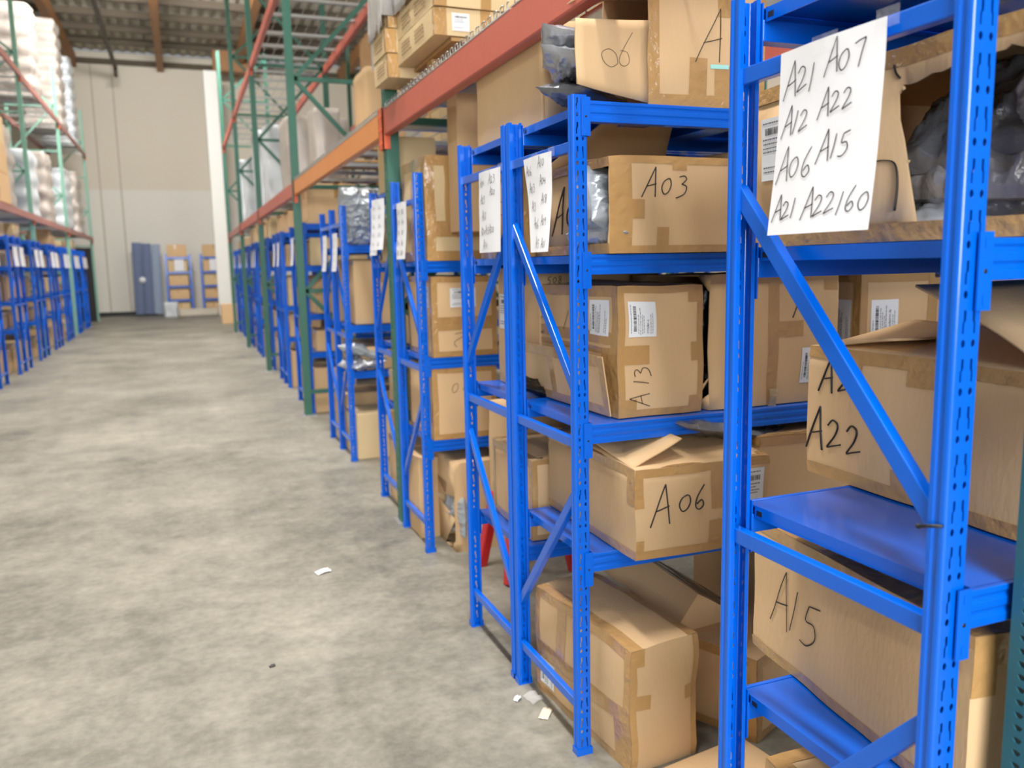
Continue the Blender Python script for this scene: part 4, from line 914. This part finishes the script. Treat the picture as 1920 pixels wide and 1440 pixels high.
# left pallet racking
LP = [12.3, 17.93, 23.3, 29.45]
for k, y in enumerate(LP):
    frame(-2.47-0.02*k, y, MINT if k else GREEN, '%s pale green pallet rack frame on the left' % ORD[k], 1.10, -1, 0.98, 'pallet rack frames on the left')
for k in range(3):
    y0, y1 = LP[k]+0.02, LP[k+1]-0.08
    for z, nm in ((2.50, 'lower'), (5.05, 'upper')):
        pallet_beam(-2.50-0.02*k, y0, y1, z, z+0.12, ROSE, '%s faded red front beam of the left rack, %s bay from the camera' % (nm, ORD[k]), group='beams on the left', th=0.04)
        pallet_beam(-3.52, y0, y1, z, z+0.12, ROSE, '%s faded red rear beam of the left rack, %s bay from the camera' % (nm, ORD[k]), conn=False, group='beams on the left', th=0.04)
        wire_deck(-3.5, -2.52-0.02*k, y0+0.05, y1-0.02, z+0.127, '%s wire deck of the left rack, %s bay from the camera' % (nm, ORD[k]), False, 0.12)
stack(-3.13, 14.95, 2.64, 0.64, 0.80, (0.46, 0.46, 0.44), '%s orange-brown carton of the stack at the left edge', group='cartons at the left edge')
for i, (y, sy, z, h, m, lb) in enumerate((
        (16.4, 1.0, 2.64, 1.35, WRAPA, 'grey wrapped load on the lower left deck beside the brown cartons'), (19.0, 1.1, 2.64, 1.25, WRAPB, 'bluish white wrapped load just past the second left frame'),
        (21.3, 1.0, 2.64, 1.5, WRAPA, 'pale knobbly wrapped load on the lower left deck, second bay'), (24.6, 1.2, 2.64, 1.5, WRAPB, 'white wrapped load on the lower left deck, near end of third bay'),
        (27.2, 1.2, 2.64, 1.7, WRAPA, 'cream wrapped load on the lower left deck, far end of third bay'), (20.9, 0.8, 5.19, 1.9, WRAPA, 'tall wrapped column of rolls on the upper left deck, second bay'),
        (25.2, 1.0, 5.19, 2.7, WRAPA, 'tallest wrapped column on the upper left deck, near end of third bay'), (27.9, 1.0, 5.19, 2.4, WRAPB, 'white wrapped column on the upper left deck, far end of third bay'),
        (14.6, 1.1, 5.19, 1.6, WRAPB, 'white wrapped load on the upper left deck in the nearest bay'))):
    load(-3.0, y, z-0.008, (0.85, sy, h), m, lb, 60+i, bulge=0.10, band=0.12 if z > 5 else 0.05)

# ------------------------------------------------------------ back of the hall
mb = MB(); mb.box((0, 0, 0), (0.42, 0.35, 8.0)); o = mb.build('white_column', [COLW], bevel=0.01); o.location = (1.10, 30.0, 0.0); tag(o, kind='structure'); o.name = 'trim_%d' % n; n += 1
b = far_carton_mesh('cardboard_box', 0.55, 0.6, 0.55, 8); b.location = (0.98, 25.3, 0); tag(b, 'brown box on the floor at the foot of the white column', 'box')
PANEL0 = None
for i in range(3):
    x = -1.58+0.30*i; mb = MB(); k = 10; pl = [(0.29*t/k, 0.03*math.sin(PI*t/k)) for t in range(k+1)]
    poly = [(a, -c) for a, c in pl]+[(0.29, 0.12), (0, 0.12)]
    mb.prism(poly, lambda q, z: (q[0], q[1], z), 0.06, 2.52-0.03*i); o = mb.build('padded_panel', [PANEL if i < 2 else PANEL2], bevel=0.01); o.location = (x, 31.6, 0); o.rotation_euler.y = math.radians(1.0); tag(o, '%s upright blue-grey padded panel by the back wall' % ['leftmost', 'middle', 'rightmost pale'][i], 'panel', 'padded panels by the back wall'); PANEL0 = PANEL0 or o
mb = MB(); mb.tube([(-1.30, 31.555, 1.25), (-1.30, 31.54, 1.25)], 0.11, 12); o = mb.build('round_plate', [LABEL], PANEL0); o.matrix_parent_inverse = Matrix.Translation(PANEL0.location).inverted()
def back_shelf(x, y, label):
    r = empty('back_wall_rack', (x, y, 0), 0, label, 'shelf rack', 'shelf racks at the back wall')
    for xx in (0, 0.78):
        for yy in (0, 0.45):
            mb = MB(); mb.box((xx, yy, 0), (xx+0.06, yy+0.05, 2.1)); mb.build('upright', [BLUE], r)
    for z in (0.55, 1.02, 1.5, 2.0):
        mb = MB(); mb.box((0.02, 0.01, z-0.06), (0.82, 0.49, z)); mb.build('shelf_panel', [BLUE], r)
    return r
for j, x in enumerate((-0.52, 0.62)):
    back_shelf(x, 31.2, ('blue shelf rack at the back wall right of the padded panels', 'blue shelf rack at the back wall left of the white column')[j])
    for i, (z, h) in enumerate(((0.003, 0.42), (0.555, 0.34), (1.025, 0.36), (1.505, 0.38), (2.005, 0.42))):
        b = far_carton_mesh('cardboard_box', 0.62, 0.44, h, 3+i+j); b.location = (x+0.09, 31.23, z); tag(b, 'brown box on the %s of the back wall rack %s' % (['floor', 'lowest shelf', 'second shelf', 'third shelf', 'top'][i], ('beside the panels', 'beside the column')[j]), 'box', 'cartons at the back wall')
    mb = MB(); mb.box((0, 0, 0), (0.30, 0.004, 0.40)); o = mb.build('paper_sign', [WHITE]); o.location = (x+0.30, 31.17, 1.52); tag(o, ('white sheet on the back wall rack beside the panels', 'white sheet on the back wall rack beside the column')[j], 'paper sign', 'sheets at the back wall')
mb = MB(); mb.box((-0.35, 31.0, 0.0), (1.08, 31.15, 0.22)); struct('trim_%d' % n, mb, WALL); n += 1
o = load(-0.42, 30.3, 0.0, (0.42, 0.4, 0.5), WRAPB, 'crumpled white plastic heap on the floor at the foot of the panels', 91, 'plastic_heap', 0.25, None, 'plastic')
mb = MB(); mb.box((-3.2, 29.2, 0), (-2.58, 29.26, 2.3)); o = mb.build('black_board', [BLACK], bevel=0.01); tag(o, 'tall black board standing at the far end of the left racks', 'board')

# ------------------------------------------------------------ stool and litter
def stool(x, y, rz):
    r = empty('plastic_stool', (x, y, 0), rz, 'red plastic stool on the floor behind the third blue rack', 'stool'); H_ = 0.40
    mb = MB(); mb.box((-0.15, -0.12, H_-0.03), (0.15, 0.12, H_)); mb.build('seat', [REDPL], r, bevel=0.012)
    mb = MB()
    for a, c in (((-0.15, -0.12), (0.15, -0.115)), ((-0.15, 0.115), (0.15, 0.12)), ((-0.15, -0.12), (-0.145, 0.12)), ((0.145, -0.12), (0.15, 0.12))): mb.box((a[0], a[1], H_-0.10), (c[0], c[1], H_-0.03))
    mb.build('apron', [REDPL], r, bevel=0.003)
    for sx in (-1, 1):
        for sy in (-1, 1):
            mb = MB(); t, f = Vector((sx*0.13, sy*0.10, H_-0.05)), Vector((sx*0.185, sy*0.155, 0))
            for off in (Vector((sx*0.0, 0, 0)), ):
                mb.bar(t, f, 0.05, 0.05, (1, 0, 0))
            mb.build('leg', [REDPL], r, bevel=0.008)
    return r
stool(1.53, 3.76, 0.12)
def scrap(name, x, y, sx, sy, m, label, rz=0, curl=0.01, cat='litter'):
    mb = MB(); n_ = 6; vs = [(sx*(i/n_-0.5), sy*(j/n_-0.5), 0.0015+curl*abs(math.sin(3*i/n_+j))*(0.4+0.6*(i/n_))) for j in range(n_+1) for i in range(n_+1)]
    mb.add(vs, [(j*(n_+1)+i, j*(n_+1)+i+1, (j+1)*(n_+1)+i+1, (j+1)*(n_+1)+i) for j in range(n_) for i in range(n_)], 0, True)
    o = mb.build(name, [m], solid=0.0006); o.location = (x, y, 0.001); o.rotation_euler.z = rz; return tag(o, label, cat, 'litter on the floor')
scrap('paper_scrap', 0.559, 4.135, 0.075, 0.05, WHITE, 'small beige paper scrap lying alone in the middle of the aisle floor', 0.3)
scrap('paper_scrap', 1.0, 2.575, 0.028, 0.02, WHITE, 'tiny curled white scrap on the floor beside the foot of the racks', 0.6, 0.012)
scrap('tape_scrap', 1.055, 2.45, 0.07, 0.035, mat('scrap_tape', srgb(206, 196, 176), 0.2), 'translucent piece of tape on the floor beside the bulging floor box', 0.9, 0.004)
scrap('tape_scrap', 1.055, 2.56, 0.05, 0.07, CLEAR, 'crumpled clear tape on the floor at the corner of the bulging floor box', 0.2, 0.014)
scrap('dark_crumb', 0.219, 3.19, 0.022, 0.016, BLACK, 'small dark crumb on the concrete in the foreground of the aisle', 0.2, 0.006)
# black cable ties round the near frame
mb = MB(); mb.tube([(0.955, 0.858, 1.150), (0.958, 0.840, 1.155), (0.964, 0.826, 1.158)], 0.0028, 6); mb.tube([(0.955, 0.858, 1.150), (0.964, 0.868, 1.146)], 0.004, 6)
tag(mb.build('cable_tie', [BLACK]), 'black cable tie at the foot of the diagonal brace on the nearest post', 'cable tie')
